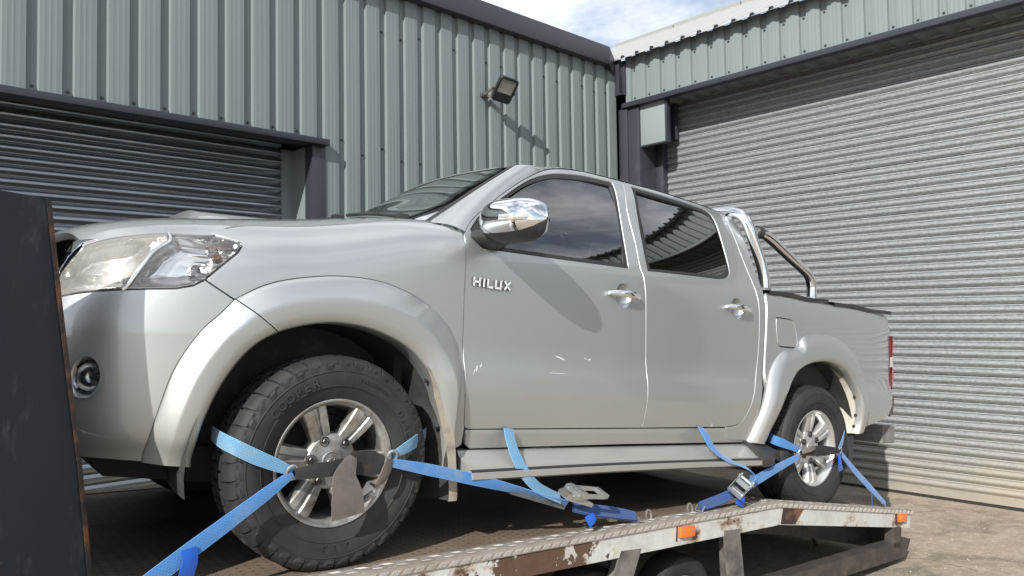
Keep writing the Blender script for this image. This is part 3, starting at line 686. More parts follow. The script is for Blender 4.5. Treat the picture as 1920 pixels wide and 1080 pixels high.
# A pillars: from the door frame gap to the screen edge
GZ = pchip([.9, .959, 1.121, 1.305, 1.47, 1.9, 2.16, 2.41, 2.60], [1.235, 1.264, 1.343, 1.377, 1.383, 1.384, 1.376, 1.374, 1.36])
def gap_at(z):
    for p, q in zip(frame_top, frame_top[1:]):
        if p.y <= z <= q.y: return p.lerp(q, (z-p.y)/max(q.y-p.y, 1e-9))
    return frame_top[0]
def edge_pt(xe):                            # near edge of the roof skin
    if xe < 1.08:
        t = max(0, (xe-.905)/.175); z1 = GZ(1.08)+.003; return (.605+(side(1.08, z1)-.605)*t, 1.312+(z1-1.312)*t)
    z1 = GZ(xe)+.003; return (side(xe, z1), z1)
for sg in (1, -1):
    rows = []
    for i in range(31):
        if i <= 24:
            c = ws(i/24*1.02-.02, -1.0); g_ = gap_at(min(c.z-.022*(1-i/24), 1.309))
        else:
            t = (i-24)/6; xe = .905+.175*t; yy, zz = edge_pt(xe); c = Vector((xe, -yy, zz)); g_ = gap_at(1.309+(GZ(1.08)-1.309)*t)
        a = Vector(S2(*g_)); r = []
        for k in range(11):
            t = k/10; p = a.lerp(c, t); bul = min(.020, .22*(a-c).length)*math.sin(math.pi*t)**.8; p = p+Vector((-.35, -.55, .75)).normalized()*bul
            r.append((p.x, p.y*sg, p.z))
        r.insert(0, (a.x, (a.y+.02)*sg, a.z)); rows.append(r)
    MB().grid(rows).build('windscreen_pillar', PAINT, truck, smooth=60)
rows = [[tuple(ws(1.0, -1+2*k/48)+Vector((-.004, 0, -.004))) for k in range(49)]]
for i in range(45):
    x = .858+1.752*(i/44)**1.15
    zc_ = ZSH(max(x, 1.0))+.055; zc_ = 1.338+(zc_-1.338)*(1-(1-min(1, (x-.858)/.60))**2)
    if x > 2.35: zc_ -= .10*((x-2.35)/.26)**2.2
    bl = sm((x-.858)/.35); r = []
    for k in range(49):
        q = -1+2*k/48; xe = x+.05*q*q*(1-sm((x-.858)/.30)); ygx, zgx = edge_pt(xe)
        r.append((xe, q*ygx, zc_-(zc_-zgx)*abs(q)**(2+bl)+.004*math.cos(q*9)*sm((.72-abs(q))/.1)*bl))
    rows.append(r)
rows.append([(p[0]+.004, p[1]*.99, p[2]-.02) for p in rows[-1]])
MB().grid(rows).build('roof', PAINT, truck, smooth=60)
# cab back with its window, B pillars, floor, firewall
m = MB(); back = [(2.585, z, y) for z, y in []]
CE = pchip([p.y for p in cab_edge[::-1]], [p.x for p in cab_edge[::-1]])
for sg in (1, -1):
    m.grid([[(CE(z)-.02, sg*yy, z) for yy in (.50, side(2.59, z)-.012)] for z in [.06+.05*k for k in range(27)]])
m.box((2.565, -.60, .05), (2.595, .60, .90)); m.box((2.57, -.60, 1.29), (2.60, .60, 1.36)); m.build('cab_back', PAINT, truck)
MB().box((2.575, -.55, .90), (2.58, .55, 1.29)).build('rear_window', PRIVACY, truck)
m = MB(); m.box((-.2, -.72, -.06), (2.55, .72, .0)); m.box((.30, -.70, .0), (.34, .70, .80)); m.box((1.3, -.70, -.02), (2.55, .70, .1)); m.build('cab_floor', DARK, truck)
m = MB()
for sg in (1, -1):
    for xa, xb in ((1.535, 1.66),):
        m.grid([[(x, sg*(side(x, z)-.035), z) for x in (xa, xb)] for z in [.1+.08*k for k in range(16)]])
    m.grid([[(x, sg*(side(x, z)-.03), z) for x in (2.36, 2.42, 2.5, 2.58)] for z in [.1+.08*k for k in range(16)]])
m.build('inner_pillar', HEADLINER, truck)
m = MB().box((1.0, -.52, 1.33), (2.55, .52, 1.34)); m.build('headliner', HEADLINER, truck)
for sg in (1, -1):                          # door inner trims keep the light out of the shell
    m = MB()
    for xa, xb in ((.60, 1.57), (1.60, 2.42)):
        m.grid([[(x, sg*(side(x, z)-.07), z) for x in (xa, (xa+xb)/2, xb)] for z in (.12, .3, .5, .7, .84)])
        m.box((xa+.1, sg*.70-.03, .55), (xb-.1, sg*.70+.03, .62))
    m.build('door_trim', TRIM, truck)
def seat(x, y, w):
    s = MB(); s.bbox((x, y-w/2, .22), (x+.50, y+w/2, .40), .05)
    bm = [(x+.42, y-w/2, .36), (x+.55, y-w/2, .36), (x+.55, y+w/2, .36), (x+.42, y+w/2, .36), (x+.60, y-w/2*.9, .98), (x+.70, y-w/2*.9, .98), (x+.70, y+w/2*.9, .98), (x+.60, y+w/2*.9, .98)]
    s.hexa(bm); return s
for y in (-.36, .36):
    s = seat(1.0, y, .50).build('front_seat', SEAT, truck)
    MB().bbox((1.60, y-.13, 1.0), (1.70, y+.13, 1.17), .04).build('headrest', SEAT, s)
s = seat(1.85, 0, 1.3).build('rear_bench', SEAT, truck)
m = MB(); m.hexa([(.34, -.70, .55), (.80, -.70, .55), (.80, .70, .55), (.34, .70, .55), (.34, -.70, .90), (.70, -.70, .88), (.70, .70, .88), (.34, .70, .90)]); m.build('dashboard', TRIM, truck)
sw = MB(); c = Vector((.98, .36, .80)); ax = Vector((.85, 0, .5)).normalized(); a1 = Vector((0, 1, 0)); a2 = ax.cross(a1)
sw.tube([c+(a1*math.cos(2*math.pi*k/24)+a2*math.sin(2*math.pi*k/24))*.185 for k in range(25)], .015, 8, caps=False); sw.tube([c, c-ax*.3], .03, 8); sw.tube([c-a1*.18, c+a1*.18], .018, 8)
sw.build('steering_wheel', BLACK, truck)

# ------------------------------------------------------------------ lamps, nose
div = [Vector(p) for p in D['lamp_div']]
dv = [Vector((-.6212, .7469))]+div+[Vector((-.7771, .5432))]
left = lamp[0:6]+dv[1:]+[lamp[15], lamp[16]]
right = lamp[5:15]+dv[::-1][1:-1]
lt = spline([(p.x, p.y) for p in lamp[5:15]], 3)
hl = {}
for sg in (1, -1):
    hl[sg] = empty('headlight', parent=truck)
def lampS(d):
    def f(u, v):
        p = Vector(S1(u, v)); return (p.x+.35*d, p.y+d, p.z)
    return f
panel('main_beam_lens', left, S1, FROST, hl[1], sp=.03, gap=.003, off=-.001, far=hl[-1], depth=.05)
panel('indicator_lens', right, S1, LENS, hl[1], sp=.03, gap=.003, off=-.001, far=hl[-1], depth=.01)
dvin = [p+Vector((.006, 0)) for p in dv]
rr = right
def bowl(u, v):
    p = Vector(S1(u, v)); t = min(1, seg_dist(Vector((u, v)), RP)/.045); d = .012+.055*sm(t)
    d += .005*math.sin(v*190)*sm((u+.60)/.1)
    return (p.x+.25*d, p.y+d, p.z)
RP = clean(right)
panel('lamp_bowl', right, bowl, LAMPCHROME, hl[1], sp=.012, gap=.006, far=hl[-1], depth=.002)
RP2 = clean(left)
def bowl2(u, v):
    p = Vector(S1(u, v)); t = min(1, seg_dist(Vector((u, v)), RP2)/.07); d = .012+.075*sm(t)
    return (p.x+.3*d, p.y+d, p.z)
panel('lamp_bowl', left, bowl2, LAMPCHROME, hl[1], sp=.014, gap=.010, far=hl[-1], depth=.002)
# lens divider rib and dark lower trim
for sg in (1, -1):
    pts = [Vector(S1(*p))+Vector((0, -.002, 0)) for p in spline(dv, 5)]; m = MB().tube([(p.x, p.y*sg, p.z) for p in pts], .0055, 8); m.build('lens_divider', LAMPCHROME, hl[sg])
    pts = [Vector(S1(*p))+Vector((.004, .004, 0)) for p in spline([lamp[k] for k in range(7, 15)], 4)]; m = MB().tube([(p.x, p.y*sg, p.z) for p in pts], .004, 8); m.build('lamp_trim', RUBBER, hl[sg])
    for (u, v, r, mt) in ((-.475, .682, .012, AMBER), (-.485, .700, .020, LENS), (-.545, .628, .018, LENS)):
        p = Vector(S1(u, v)); q = MB()
        for i in range(1): q.lathe([(.0, .001), (.006, r*.6), (.0, r*.95), (-.02, r), (-.05, r*.9)], 20, (p.x+.02, (p.y+.035), p.z))
        me = q
        if sg < 0: me.v = [(a, -b_, c_) for a, b_, c_ in me.v]
        me.build('bulb', mt, hl[sg])
    q = MB(); p = Vector(S1(fogc.x, fogc.y)); nr = Vector((-.62, -.78, 0)).normalized(); t1 = Vector((nr.y, -nr.x, 0)).normalized()
    def ringp(r, d, n=28): return [p-nr*d+t1*r*math.cos(2*math.pi*k/n)+Vector((0, 0, 1))*r*math.sin(2*math.pi*k/n) for k in range(n)]
    q.grid([ringp(.066, .0), ringp(.060, .012), ringp(.052, .03), ringp(.048, .045)], closed=True); fl = MB(); fl.grid([ringp(.047, .028), ringp(.045, .040), ringp(.036, .056), ringp(.020, .066), ringp(.001, .070)], closed=True); gz_ = MB().grid([ringp(.047, .027), ringp(.035, .0225), ringp(.018, .020), ringp(.001, .0195)], closed=True); bb_ = MB().grid([ringp(.001, .040), ringp(.008, .042), ringp(.010, .050), ringp(.010, .066)], closed=True)
    bz = MB().grid([ringp(.050, .024), ringp(.047, .016), ringp(.043, .024)], closed=True)
    for g_, nm, mt in ((q, 'fog_lamp_recess', PAINT), (fl, 'fog_lamp_bowl', LAMPCHROME), (gz_, 'fog_lamp_glass', LENS), (bb_, 'fog_lamp_bulb', STEEL), (bz, 'fog_lamp_bezel', CHROME)):
        if sg < 0: g_.v = [(a[0], -a[1], a[2]) for a in g_.v]
        g_.build(nm, mt, bu if sg > 0 else bu2, fix=True)
# grille: chrome surround, dark opening with bars
chromeS = [lamp[0]+Vector((-.012, 0)), lamp[1]+Vector((-.012, .004)), lamp[2]+Vector((-.012, .005)), lamp[3]+Vector((-.012, 0)), Vector((-1.02, .712)), Vector((-1.08, .708)), Vector((-1.17, .66)), Vector((-1.26, .59)), Vector((-1.27, .575))]
panel('grille_surround', chromeS, S1, CHROME, truck, sp=.03, gap=.001, off=.006)
m = MB(); m.grid([[(-.90+.0*abs(y), y, z) for y in (-.52, -.3, 0, .3, .52)] for z in (.50, .60, .70)]); m.build('grille_back', DARK, truck)
for z in (.535, .580, .625, .665):
    m = MB(); m.tube([(-.935+.25*abs(y)**2.5, y, z) for y in [-.48+.06*k for k in range(17)]], .013, 8, ry=.7); m.build('grille_bar', CHROME, truck)
m = MB(); m.lathe([(0, .001), (.002, .001)], 8)
lg = MB()
for rx, rz in ((.075, .05), (.028, .05), (.05, .02)):
    lg.tube([(-.955, rx*math.cos(2*math.pi*k/24), .60+rz*math.sin(2*math.pi*k/24)+(.02 if rz == .02 else 0)) for k in range(25)], .006, 6, caps=False)
lg.build('grille_emblem', CHROME, truck)
m = MB(); m.box((-.86, -.50, .02), (-.84, .50, .45)); m.build('bumper_backing', DARK, truck)
m = MB(); m.hexa([(-.68, -.55, -.07), (-.30, -.55, -.11), (-.30, .55, -.11), (-.68, .55, -.07), (-.76, -.62, .03), (-.30, -.62, .03), (-.30, .62, .03), (-.76, .62, .03)]); m.build('under_tray', DARK, truck, smooth=0)

# ------------------------------------------------------------------ underside, arches, steps
m = MB()
for y in (-.42, .42): m.bbox((-.55, y-.05, -.06), (4.15, y+.05, .08), .008)
m.box((-.35, -.40, -.10), (.5, .40, .25)); m.box((1.0, -.30, -.10), (1.7, .30, .0)); m.build('chassis', DARK, truck)
m = MB(); m.tube([(0, -.70, 0), (0, .70, 0)], .045, 10); m.tube([(3.085, -.70, 0), (3.085, .70, 0)], .045, 10); m.lathe([(-.13, .02), (-.1, .12), (.1, .12), (.13, .02)], 16, (3.085, 0, 0)); m.build('axle', DARK, truck)
for cx, r in ((0, .505), (3.06, .52)):
    for sg in (1, -1):
        m = MB(); arc = [R(-12)+(math.pi+R(24))*k/28 for k in range(29)]
        ys = (-.86, -.70, -.52) if cx < 1 else (-.845, -.68, -.45)
        m.grid([[(cx+rr_*math.cos(a), y*sg, .0+rr_*math.sin(a)+(.015 if cx > 1 else 0)) for a in arc] for y, rr_ in zip(ys, (r, r*.99, r*.95))])
        m.grid([[(cx+q*r*.95*math.cos(a), ys[2]*sg, q*r*.95*math.sin(a)) for a in arc] for q in (1, .3)])
        m.build('arch_liner', LINER, truck)
for sg in (1, -1):                          # bare flange inside the back of the rear arch
    m = MB(); n = 26; pts = resample([p for p in rear_lip if p.x > 3.25], n)
    rows = []
    for i, p in enumerate(pts):
        q = Vector(S2(p.x, p.y)); rows.append([(p.x-.004, (q.y-.030)*sg, p.y), (p.x-.014, (q.y+.03)*sg, p.y-.004), (p.x-.03, (q.y+.10)*sg, p.y-.01)])
    m.grid(rows); m.build('rear_arch_flange', CREAM, truck)
    for p in (pts[15], pts[20], pts[23]):
        q = Vector(S2(p.x, p.y)); MB().tube([(p.x-.012, q.y*sg, p.y), (p.x-.024, q.y*sg, p.y-.002)], .008, 10).build('flange_bolt', BOLT, truck)
    # front mudflap, with its pale outer edge
    m = MB(); rows = []
    fp = spline([(.318, .405), (.385, .320), (.428, .22), (.456, .10), (.475, -.02), (.490, -.143), (.476, -.160)], 5)
    for p in fp[:-3]: rows.append([(p.x+.012, -.893*sg, p.y), (p.x, -.890*sg, p.y), (p.x-.022, -.80*sg, p.y), (p.x-.03, -.66*sg, p.y)])
    m.grid(rows); m.grid([[(a[0]+.012, a[1], a[2]) for a in r] for r in rows]); m.grid([[rows[-1][k], (rows[-1][k][0]+.012, rows[-1][k][1], rows[-1][k][2])] for k in range(4)])
    fm = m.build('mudflap', LINER, truck)
    e = MB().grid([[(p.x+.026-.0*i, -.8955*sg, p.y), (p.x-.012-.03*max(0, 1-abs(i-9)/10), -.8945*sg, p.y)] for i, p in enumerate(fp[:-3])]); e.build('mudflap_edge', SKIRT, fm)
    for zi in (6, 14): MB().tube([(fp[zi].x-.02, -.85*sg, fp[zi].y), (fp[zi].x-.036, -.85*sg, fp[zi].y)], .009, 10).build('mudflap_bolt', BOLT, fm)
    # running board: sloping painted top, rubber strip, outer lip
    def board(x): return .012*math.sin((x-.53)/1.95*math.pi)
    X = [.535+.0*k for k in range(1)]+[.56, .60, .66, .8, 1.0, 1.3, 1.6, 1.9, 2.2, 2.40, 2.48]
    def sec(x):
        k = sm((x-.53)/.14); z = board(x)*.6
        return [(x, -.80, .030), (x, -.845, .028), (x, -.872+.012*(1-k), .018-.01*(1-k)), (x, -.925, -.022+z), (x, -.938, -.028+z), (x, -.940, -.034+z), (x, -.955, -.038+z), (x, -.957, -.043+z), (x, -.968, -.046+z), (x, -.966, -.068+z), (x, -.945, -.078+z), (x, -.75, -.060)]
    rows = [sec(x) for x in X]; m = MB()
    for i in range(len(rows)-1):
        for j in range(len(rows[0])-1):
            m.add([rows[i][j], rows[i+1][j], rows[i+1][j+1], rows[i][j+1]], [(0, 1, 2, 3)], 1 if j in (5, 6) else 0)
    m.add(rows[0], [tuple(range(12))])
    bm = bmesh.new()
    m.v = [(a, b_*sg, c_) for a, b_, c_ in m.v]
    me = m.mesh('running_board', [PAINT, RUBBER], 0, False)
    bm.from_mesh(me); bmesh.ops.remove_doubles(bm, verts=bm.verts[:], dist=1e-5); bmesh.ops.recalc_face_normals(bm, faces=bm.faces[:]); bm.to_mesh(me); bm.free()
    me.polygons.foreach_set('use_smooth', [True]*len(me.polygons)); me.set_sharp_from_angle(angle=R(28))
    rb = link('running_board', me, truck)
    cap = MB(); rows = []
    for t in (0, .25, .5, .75, .92, 1):
        x = 2.42+.19*t; sc_ = 1-.35*t**3
        rows.append([(x, sg*(-.80), .042*sc_), (x, sg*(-.85-.0*t), .046*sc_), (x, sg*(-.90-.045*sc_), -.012+.03*(1-sc_)), (x, sg*(-.975+.06*t**3), -.040), (x, sg*(-.972+.06*t**3), -.076+.02*t**3), (x, sg*-.80, -.07+.02*t**3)])
    cap.grid(rows, closed=True); cap.add(rows[-1], [tuple(range(6))]); cap.add(rows[0], [tuple(range(6))]); cap.build('step_end_cap', BLACK, rb, smooth=30)

# ------------------------------------------------------------------ bed, tail, sports bar
m = MB(); m.box((2.66, -.74, .34), (4.08, .74, .37)); m.box((2.63, -.76, .34), (2.66, .76, .89))
for sg in (1, -1):
    m.grid([[(x, sg*.755, z) for x in (2.64, 3.3, 4.08)] for z in (.36, .88)])
m.build('cargo_bed', simple('bed_liner', (.03, .03, .032), .8, bump=.4), truck)
MB().bbox((4.085, -.74, .30), (4.130, .74, .885), .012).build('tailgate', PAINT, truck)
for sg in (1, -1):
    for xa, xb in ((2.63, 3.26), (3.33, 4.06)):
        m = MB(); n = 10; m.grid([[(xa+(xb-xa)*k/n, sg*yy, .887+zz-.004*math.cos(k)) for k in range(n+1)] for yy, zz in ((-.834, -.004), (-.838, .008), (-.838, .020), (-.80, .024), (-.745, .022), (-.74, -.02))]); m.build('bed_rail_cap', BLACK, truck)
for sg in (1, -1):
    m = MB(); m.grid([[(x, sg*(yy), zz) for x in [2.615+.1*k for k in range(15)]+[4.10]] for yy, zz in ((-.833, .884), (-.80, .894), (-.745, .890))]); m.build('bed_top_edge', PAINT, truck)
for sg in (1, -1):
    t = MB(); sec = [(-.822, .0), (-.820, .030), (-.80, .060), (-.765, .080), (-.70, .085)]
    zz = [.375, .40, .455, .515, .53, .60, .67, .725, .745]; bul = [.2, .75, 1.12, 1.15, .75, .9, .8, .55, .15]
    rows = [[(4.104+.014+d*.75*b_, sg*y, z) for y, d in sec] for z, b_ in zip(zz, bul)]
    t.grid(rows[:5]); lo_ = t.build('tail_light', RED, truck, smooth=60)
    t = MB().grid(rows[4:6]); t.build('reversing_lens', WHITELENS, lo_, smooth=60)
    t = MB().grid(rows[5:]); t.build('upper_lens', RED, lo_, smooth=60)
    c = MB(); rows = [[(4.08+.10*math.sin(a)*s_, sg*(-.80-.02*math.cos(a)), z) for a in (0, .4, .8, 1.2, 1.57)] for z, s_ in ((.19, .5), (.21, .9), (.25, 1.0), (.30, 1.1), (.335, 1.05))]
    c.grid(rows); c.build('bumper_corner', simple('faded_bumper_plastic', (.14, .105, .085), .7, var=.2), truck)
MB().bbox((4.14, -.75, .0), (4.315, .75, .122), .008).build('towing_beam', simple('grey_primer_steel', (.20, .195, .185), .65, var=.3, vs=40, dirt=(.06, .055, .05), dscale=15), truck)
m = MB()
for y in (-.42, .42): m.box((4.06, y-.04, .01), (4.16, y+.04, .09))
m.build('towing_bracket', DARK, truck)
# sports bar: hoop across the bed, a rear stay each side, collars and feet
bar = empty('sports_bar', parent=truck)
hoop = spline([(2.727, -.735, .905), (2.722, -.735, .985), (2.699, -.725, 1.079), (2.650, -.705, 1.206), (2.622, -.690, 1.290), (2.603, -.663, 1.346), (2.592, -.61, 1.378), (2.588, -.50, 1.392), (2.586, -.3, 1.395), (2.586, 0, 1.396)], 7)
hp = hoop+[Vector((p.x, -p.y, p.z)) for p in hoop[::-1][1:]]
MB().tube(hp, .0325, 24).build('hoop', STEEL, bar, smooth=60)
for sg in (1, -1):
    pts = spline([(2.64, -.695, 1.266), (2.72, -.70, 1.266), (2.81, -.705, 1.246), (3.031, -.715, 1.150), (3.15, -.718, 1.103), (3.224, -.72, 1.062), (3.256, -.72, 1.005), (3.260, -.72, .905)], 7)
    MB().tube([(p.x, p.y*sg, p.z) for p in pts], .031, 20).build('stay', STEEL, bar, smooth=60)
    MB().tube([(2.675, -.697*sg, 1.267), (2.722, -.70*sg, 1.267)], .038, 20).build('stay_collar', BLACK, bar, smooth=40)
    for x, r in ((2.727, .040), (3.260, .040)):
        MB().tube([(x, -(.735 if x < 3 else .72)*sg, .885), (x, -(.735 if x < 3 else .72)*sg, .925), (x, -(.735 if x < 3 else .72)*sg, .93)], [r*1.02, r, r*.9], 20).build('foot_collar', simple('grey_plastic', (.10, .10, .10), .5) if x < 3 else STEEL, bar, smooth=40)

# ------------------------------------------------------------------ door fittings
def handle(x, z, door, sg=1, keyhole=False):
    W_ = side(x+.1, z)
    rec = MB(); n = 24; rg = []
    for f, dd in ((1.04, -.001), (1.0, .002), (.90, .012), (.70, .020), (.40, .024), (.02, .025)):
        rg.append([(x+.108+.047*f*math.cos(2*math.pi*k/n), -(side(x+.108, z)-dd)*sg, z-.003+.056*f*math.sin(2*math.pi*k/n)) for k in range(n)])
    rec.grid(rg, closed=True); rec.build('handle_recess', PAINT, door, smooth=60)
    h = MB(); rows = []
    for k in range(15):
        t = k/14; px = x+.215*t; out = .010+.032*math.sin(math.pi*min(1, max(0, t*1.06-.03)))**.55; hh = .017*(.55+.45*math.sin(math.pi*t)**.5); zz = z-.006*t+.004*math.sin(math.pi*t)
        rows.append([(px, -(W_+out+.010*math.cos(a))*sg, zz+hh*math.sin(a)) for a in [2*math.pi*j/12 for j in range(12)]])
    h.grid(rows, closed=True); h.add(rows[0], [tuple(range(12))]); h.add(rows[-1], [tuple(range(12))]); h.build('door_handle', CHROME, door, smooth=60)
handle(1.318, .748, dF); handle(2.206, .768, dR); handle(1.318, .748, dF2, -1); handle(2.206, .768, dR2, -1)
# letters on the door
def text_mesh(s, size, depth, bold=.0, bevel=.0):
    cu = bpy.data.curves.new('lettering', 'FONT'); cu.body = s; cu.size = size; cu.extrude = depth; cu.offset = bold; cu.bevel_depth = bevel; cu.align_x = 'CENTER'; cu.align_y = 'CENTER'; cu.resolution_u = 3
    o = bpy.data.objects.new('lettering', cu); COL.objects.link(o); dg = bpy.context.evaluated_depsgraph_get(); me = bpy.data.meshes.new_from_object(o.evaluated_get(dg)); bpy.data.objects.remove(o); bpy.data.curves.remove(cu); return me
def stroke_letter(ch):
    S = {'H': [((0, 0), (0, 1)), ((.72, 0), (.72, 1)), ((0, .5), (.72, .5))], 'I': [((0, 0), (0, 1))], 'L': [((0, 1), (0, 0)), ((0, .06), (.6, .06))], 'U': [((0, 1), (0, .0)), ((.66, 1), (.66, 0)), ((0, .07), (.66, .07))], 'X': [((0, 0), (.75, 1)), ((0, 1), (.75, 0))]}[ch]
    return S
BADGE = simple('badge_chrome', (.88, .89, .90), .30, .35); BADGE_SHADE = simple('badge_shaded_sides', (.05, .05, .055), .4)  # dark sides: shade beside the bright letter faces, put into the colour
xl = .548
for ch, wd in (('H', .050), ('I', .020), ('L', .040), ('U', .046), ('X', .046)):
    m = MB(); hgt = .036
    for (a, b_) in stroke_letter(ch):
        p = Vector((a[0]*.040, a[1]*hgt)); q = Vector((b_[0]*.040, b_[1]*hgt)); d = (q-p).normalized(); nn = Vector((-d.y, d.x))*.0042; ee = d*(.003 if abs(d.y) < .5 else 0)
        cs = [p-nn-ee, q-nn+ee, q+nn+ee, p+nn-ee]; W_ = side(.62, .71)
        base = [(xl+c_.x, -(W_-.001), .694+c_.y) for c_ in cs]; top = [(xl+.5*(p.x+q.x)+(c_.x-.5*(p.x+q.x))*1.0, -(W_+.009), .694+.5*(p.y+q.y)+(c_.y-.5*(p.y+q.y))*1.0) for c_ in cs]
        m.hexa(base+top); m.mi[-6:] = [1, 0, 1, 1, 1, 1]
    m.build('badge_letter', [BADGE, BADGE_SHADE], dF, smooth=0); xl += wd*1.0
# mirrors
INDL = simple('repeater_lens', (.42, .43, .43), .15, .3, coat=1)
def mirror(door, sg):
    rows = []; nA = 28
    for i in range(19):
        t = i/18; y = -.845-.330*t
        k = (1-abs(2*t-1)**3.3)**(1/2.3); k = max(k, .06)
        hz = .094*k*(1.0-.08*t); dx = .115*k; zc_ = .968-.012*t; xc = .625+.035*t
        ring = []
        for j in range(nA):
            a = 2*math.pi*j/nA; ca, sa = math.cos(a), math.sin(a)
            fx = (abs(ca)**.95)*(1 if ca > 0 else -1); fz = (abs(sa)**.78)*(1 if sa > 0 else -1)
            ring.append((xc-(dx if fx > 0 else .045*k)*fx, y*sg, zc_+hz*fz))
        rows.append(ring)
    cap = MB(); low = MB(); ind = MB(); back = MB(); ns = 18
    for i in range(ns):
        for j in range(nA):
            q = [rows[i][j], rows[i][(j+1) % nA], rows[i+1][(j+1) % nA], rows[i+1][j]]
            zc_ = .990; zmean = sum(p[2] for p in q)/4; xm = sum(p[0] for p in q)/4
            am = (j+.5)*2*math.pi/nA; tgt = back if math.cos(am) < -.25 else (low if math.sin(am) < -.66 else cap)
            tgt.add(q, [(0, 1, 2, 3)])
    for r in (rows[0], rows[-1]): low.add(r, [tuple(range(nA))])
    def weld(g_, nm, mt):
        me = g_.mesh(nm, mt, 0, False); bm = bmesh.new(); bm.from_mesh(me); bmesh.ops.remove_doubles(bm, verts=bm.verts[:], dist=1e-5); bmesh.ops.recalc_face_normals(bm, faces=bm.faces[:]); bm.to_mesh(me); bm.free()
        me.polygons.foreach_set('use_smooth', [True]*len(me.polygons)); me.set_sharp_from_angle(angle=R(60)); return link(nm, me, door)
    weld(cap, 'mirror_cap', CHROME); weld(low, 'mirror_shell', BLACK); weld(back, 'mirror_glass', STEEL)
    lr = []
    for i in range(10, 18):
        n2 = []
        for zz in (.938, .942, .952, .962, .966):
            rg = rows[i]; best = min((p for p in rg if p[0] < .66+.035*i/18), key=lambda p: abs(p[2]-zz)); hi = [p for p in rg if p[0] < .66+.035*i/18]
            hi.sort(key=lambda p: p[2]); xx = best[0]
            for a_, b_ in zip(hi, hi[1:]):
                if a_[2] <= zz <= b_[2]: xx = a_[0]+(b_[0]-a_[0])*(zz-a_[2])/max(b_[2]-a_[2], 1e-6)
            pr_ = .0045 if .94 < zz < .964 else .0005
            n2.append((xx-pr_, rg[0][1]-pr_*1.1*sg, zz))
        lr.append(n2)
    for a_, nm, mt in ((lr[0:4], 'mirror_indicator', INDL), (lr[3:5], 'indicator_bulb', simple('indicator_amber', (.62, .45, .36), .2, coat=1)), (lr[4:], 'mirror_indicator', INDL)):
        MB().grid(a_).build(nm, mt, door, smooth=60)
    arm = MB(); prof = [((.555, .93), (.612, .872)), ((.545, .90), (.66, .868)), ((.56, .885), (.70, .868)), ((.58, .888), (.72, .90)), ((.60, .90), (.70, .93))]
    rows = []
    for t in (0, .25, .5, .75, 1):
        y = -(.818+.17*t); w_ = 1-.45*t
        cx, cz = .625+.02*t, .895+.025*t
        rows.append([(cx+.085*w_*math.cos(a)*(1 if math.cos(a) > 0 else .95), y*sg, cz+.040*(1-.2*t)*math.sin(a)+.02*math.cos(a)*(t-.6)) for a in [2*math.pi*k/16 for k in range(16)]])
    arm.grid(rows, closed=True); arm.add(rows[-1], [tuple(range(16))]); arm.build('mirror_arm', BLACK, door, smooth=60)
    sail = MB(); sp_ = [(.560, .932), (.66, 1.035), (.72, .88), (.60, .864), (.565, .885)]
    sail.add([(x, -(side(x, z)+.004)*sg, z) for x, z in sp_]+[(x, -(side(x, z)-.012)*sg, z) for x, z in sp_], [(0, 1, 2, 3, 4)]+[(i, (i+1) % 5, 5+(i+1) % 5, 5+i) for i in range(5)]); sail.build('mirror_sail', BLACK, door, smooth=30)
mirror(dF, 1); mirror(dF2, -1)
# scratches in the paint of the near door
SCR = simple('scratched_primer', (.62, .62, .60), .7)
for (x, z, ln, wd, an) in ((1.043, .425, .05, .006, -.35), (1.02, .430, .03, .004, -.4), (1.215, .429, .022, .005, .3), (1.19, .431, .02, .004, -.3), (.584, .361, .030, .006, 1.25), (.605, .372, .02, .005, 1.1), (.57, .345, .03, .003, 1.1), (1.02, .358, .11, .0016, -.02)):
    d = Vector((math.cos(an), math.sin(an))); n_ = Vector((-d.y, d.x)); k = 7; wd *= .6; sm_ = MB()
    up_ = []; dn = []
    for i in range(k):
        t = i/(k-1)-.5; wv = wd*(1-(2*t)**2)*(.5+.5*random.random())+.0004; c_ = Vector((x, z))+d*ln*t+n_*wd*.4*math.sin(i*2.3+x*9)
        for lst, s_ in ((up_, 1), (dn, -1)):
            p = c_+n_*wv*s_; lst.append((p.x, -side(p.x, p.y)-.0007, p.y))
    sm_.grid([up_, dn]); sm_.build('paint_scratch', SCR, dF, smooth=0)

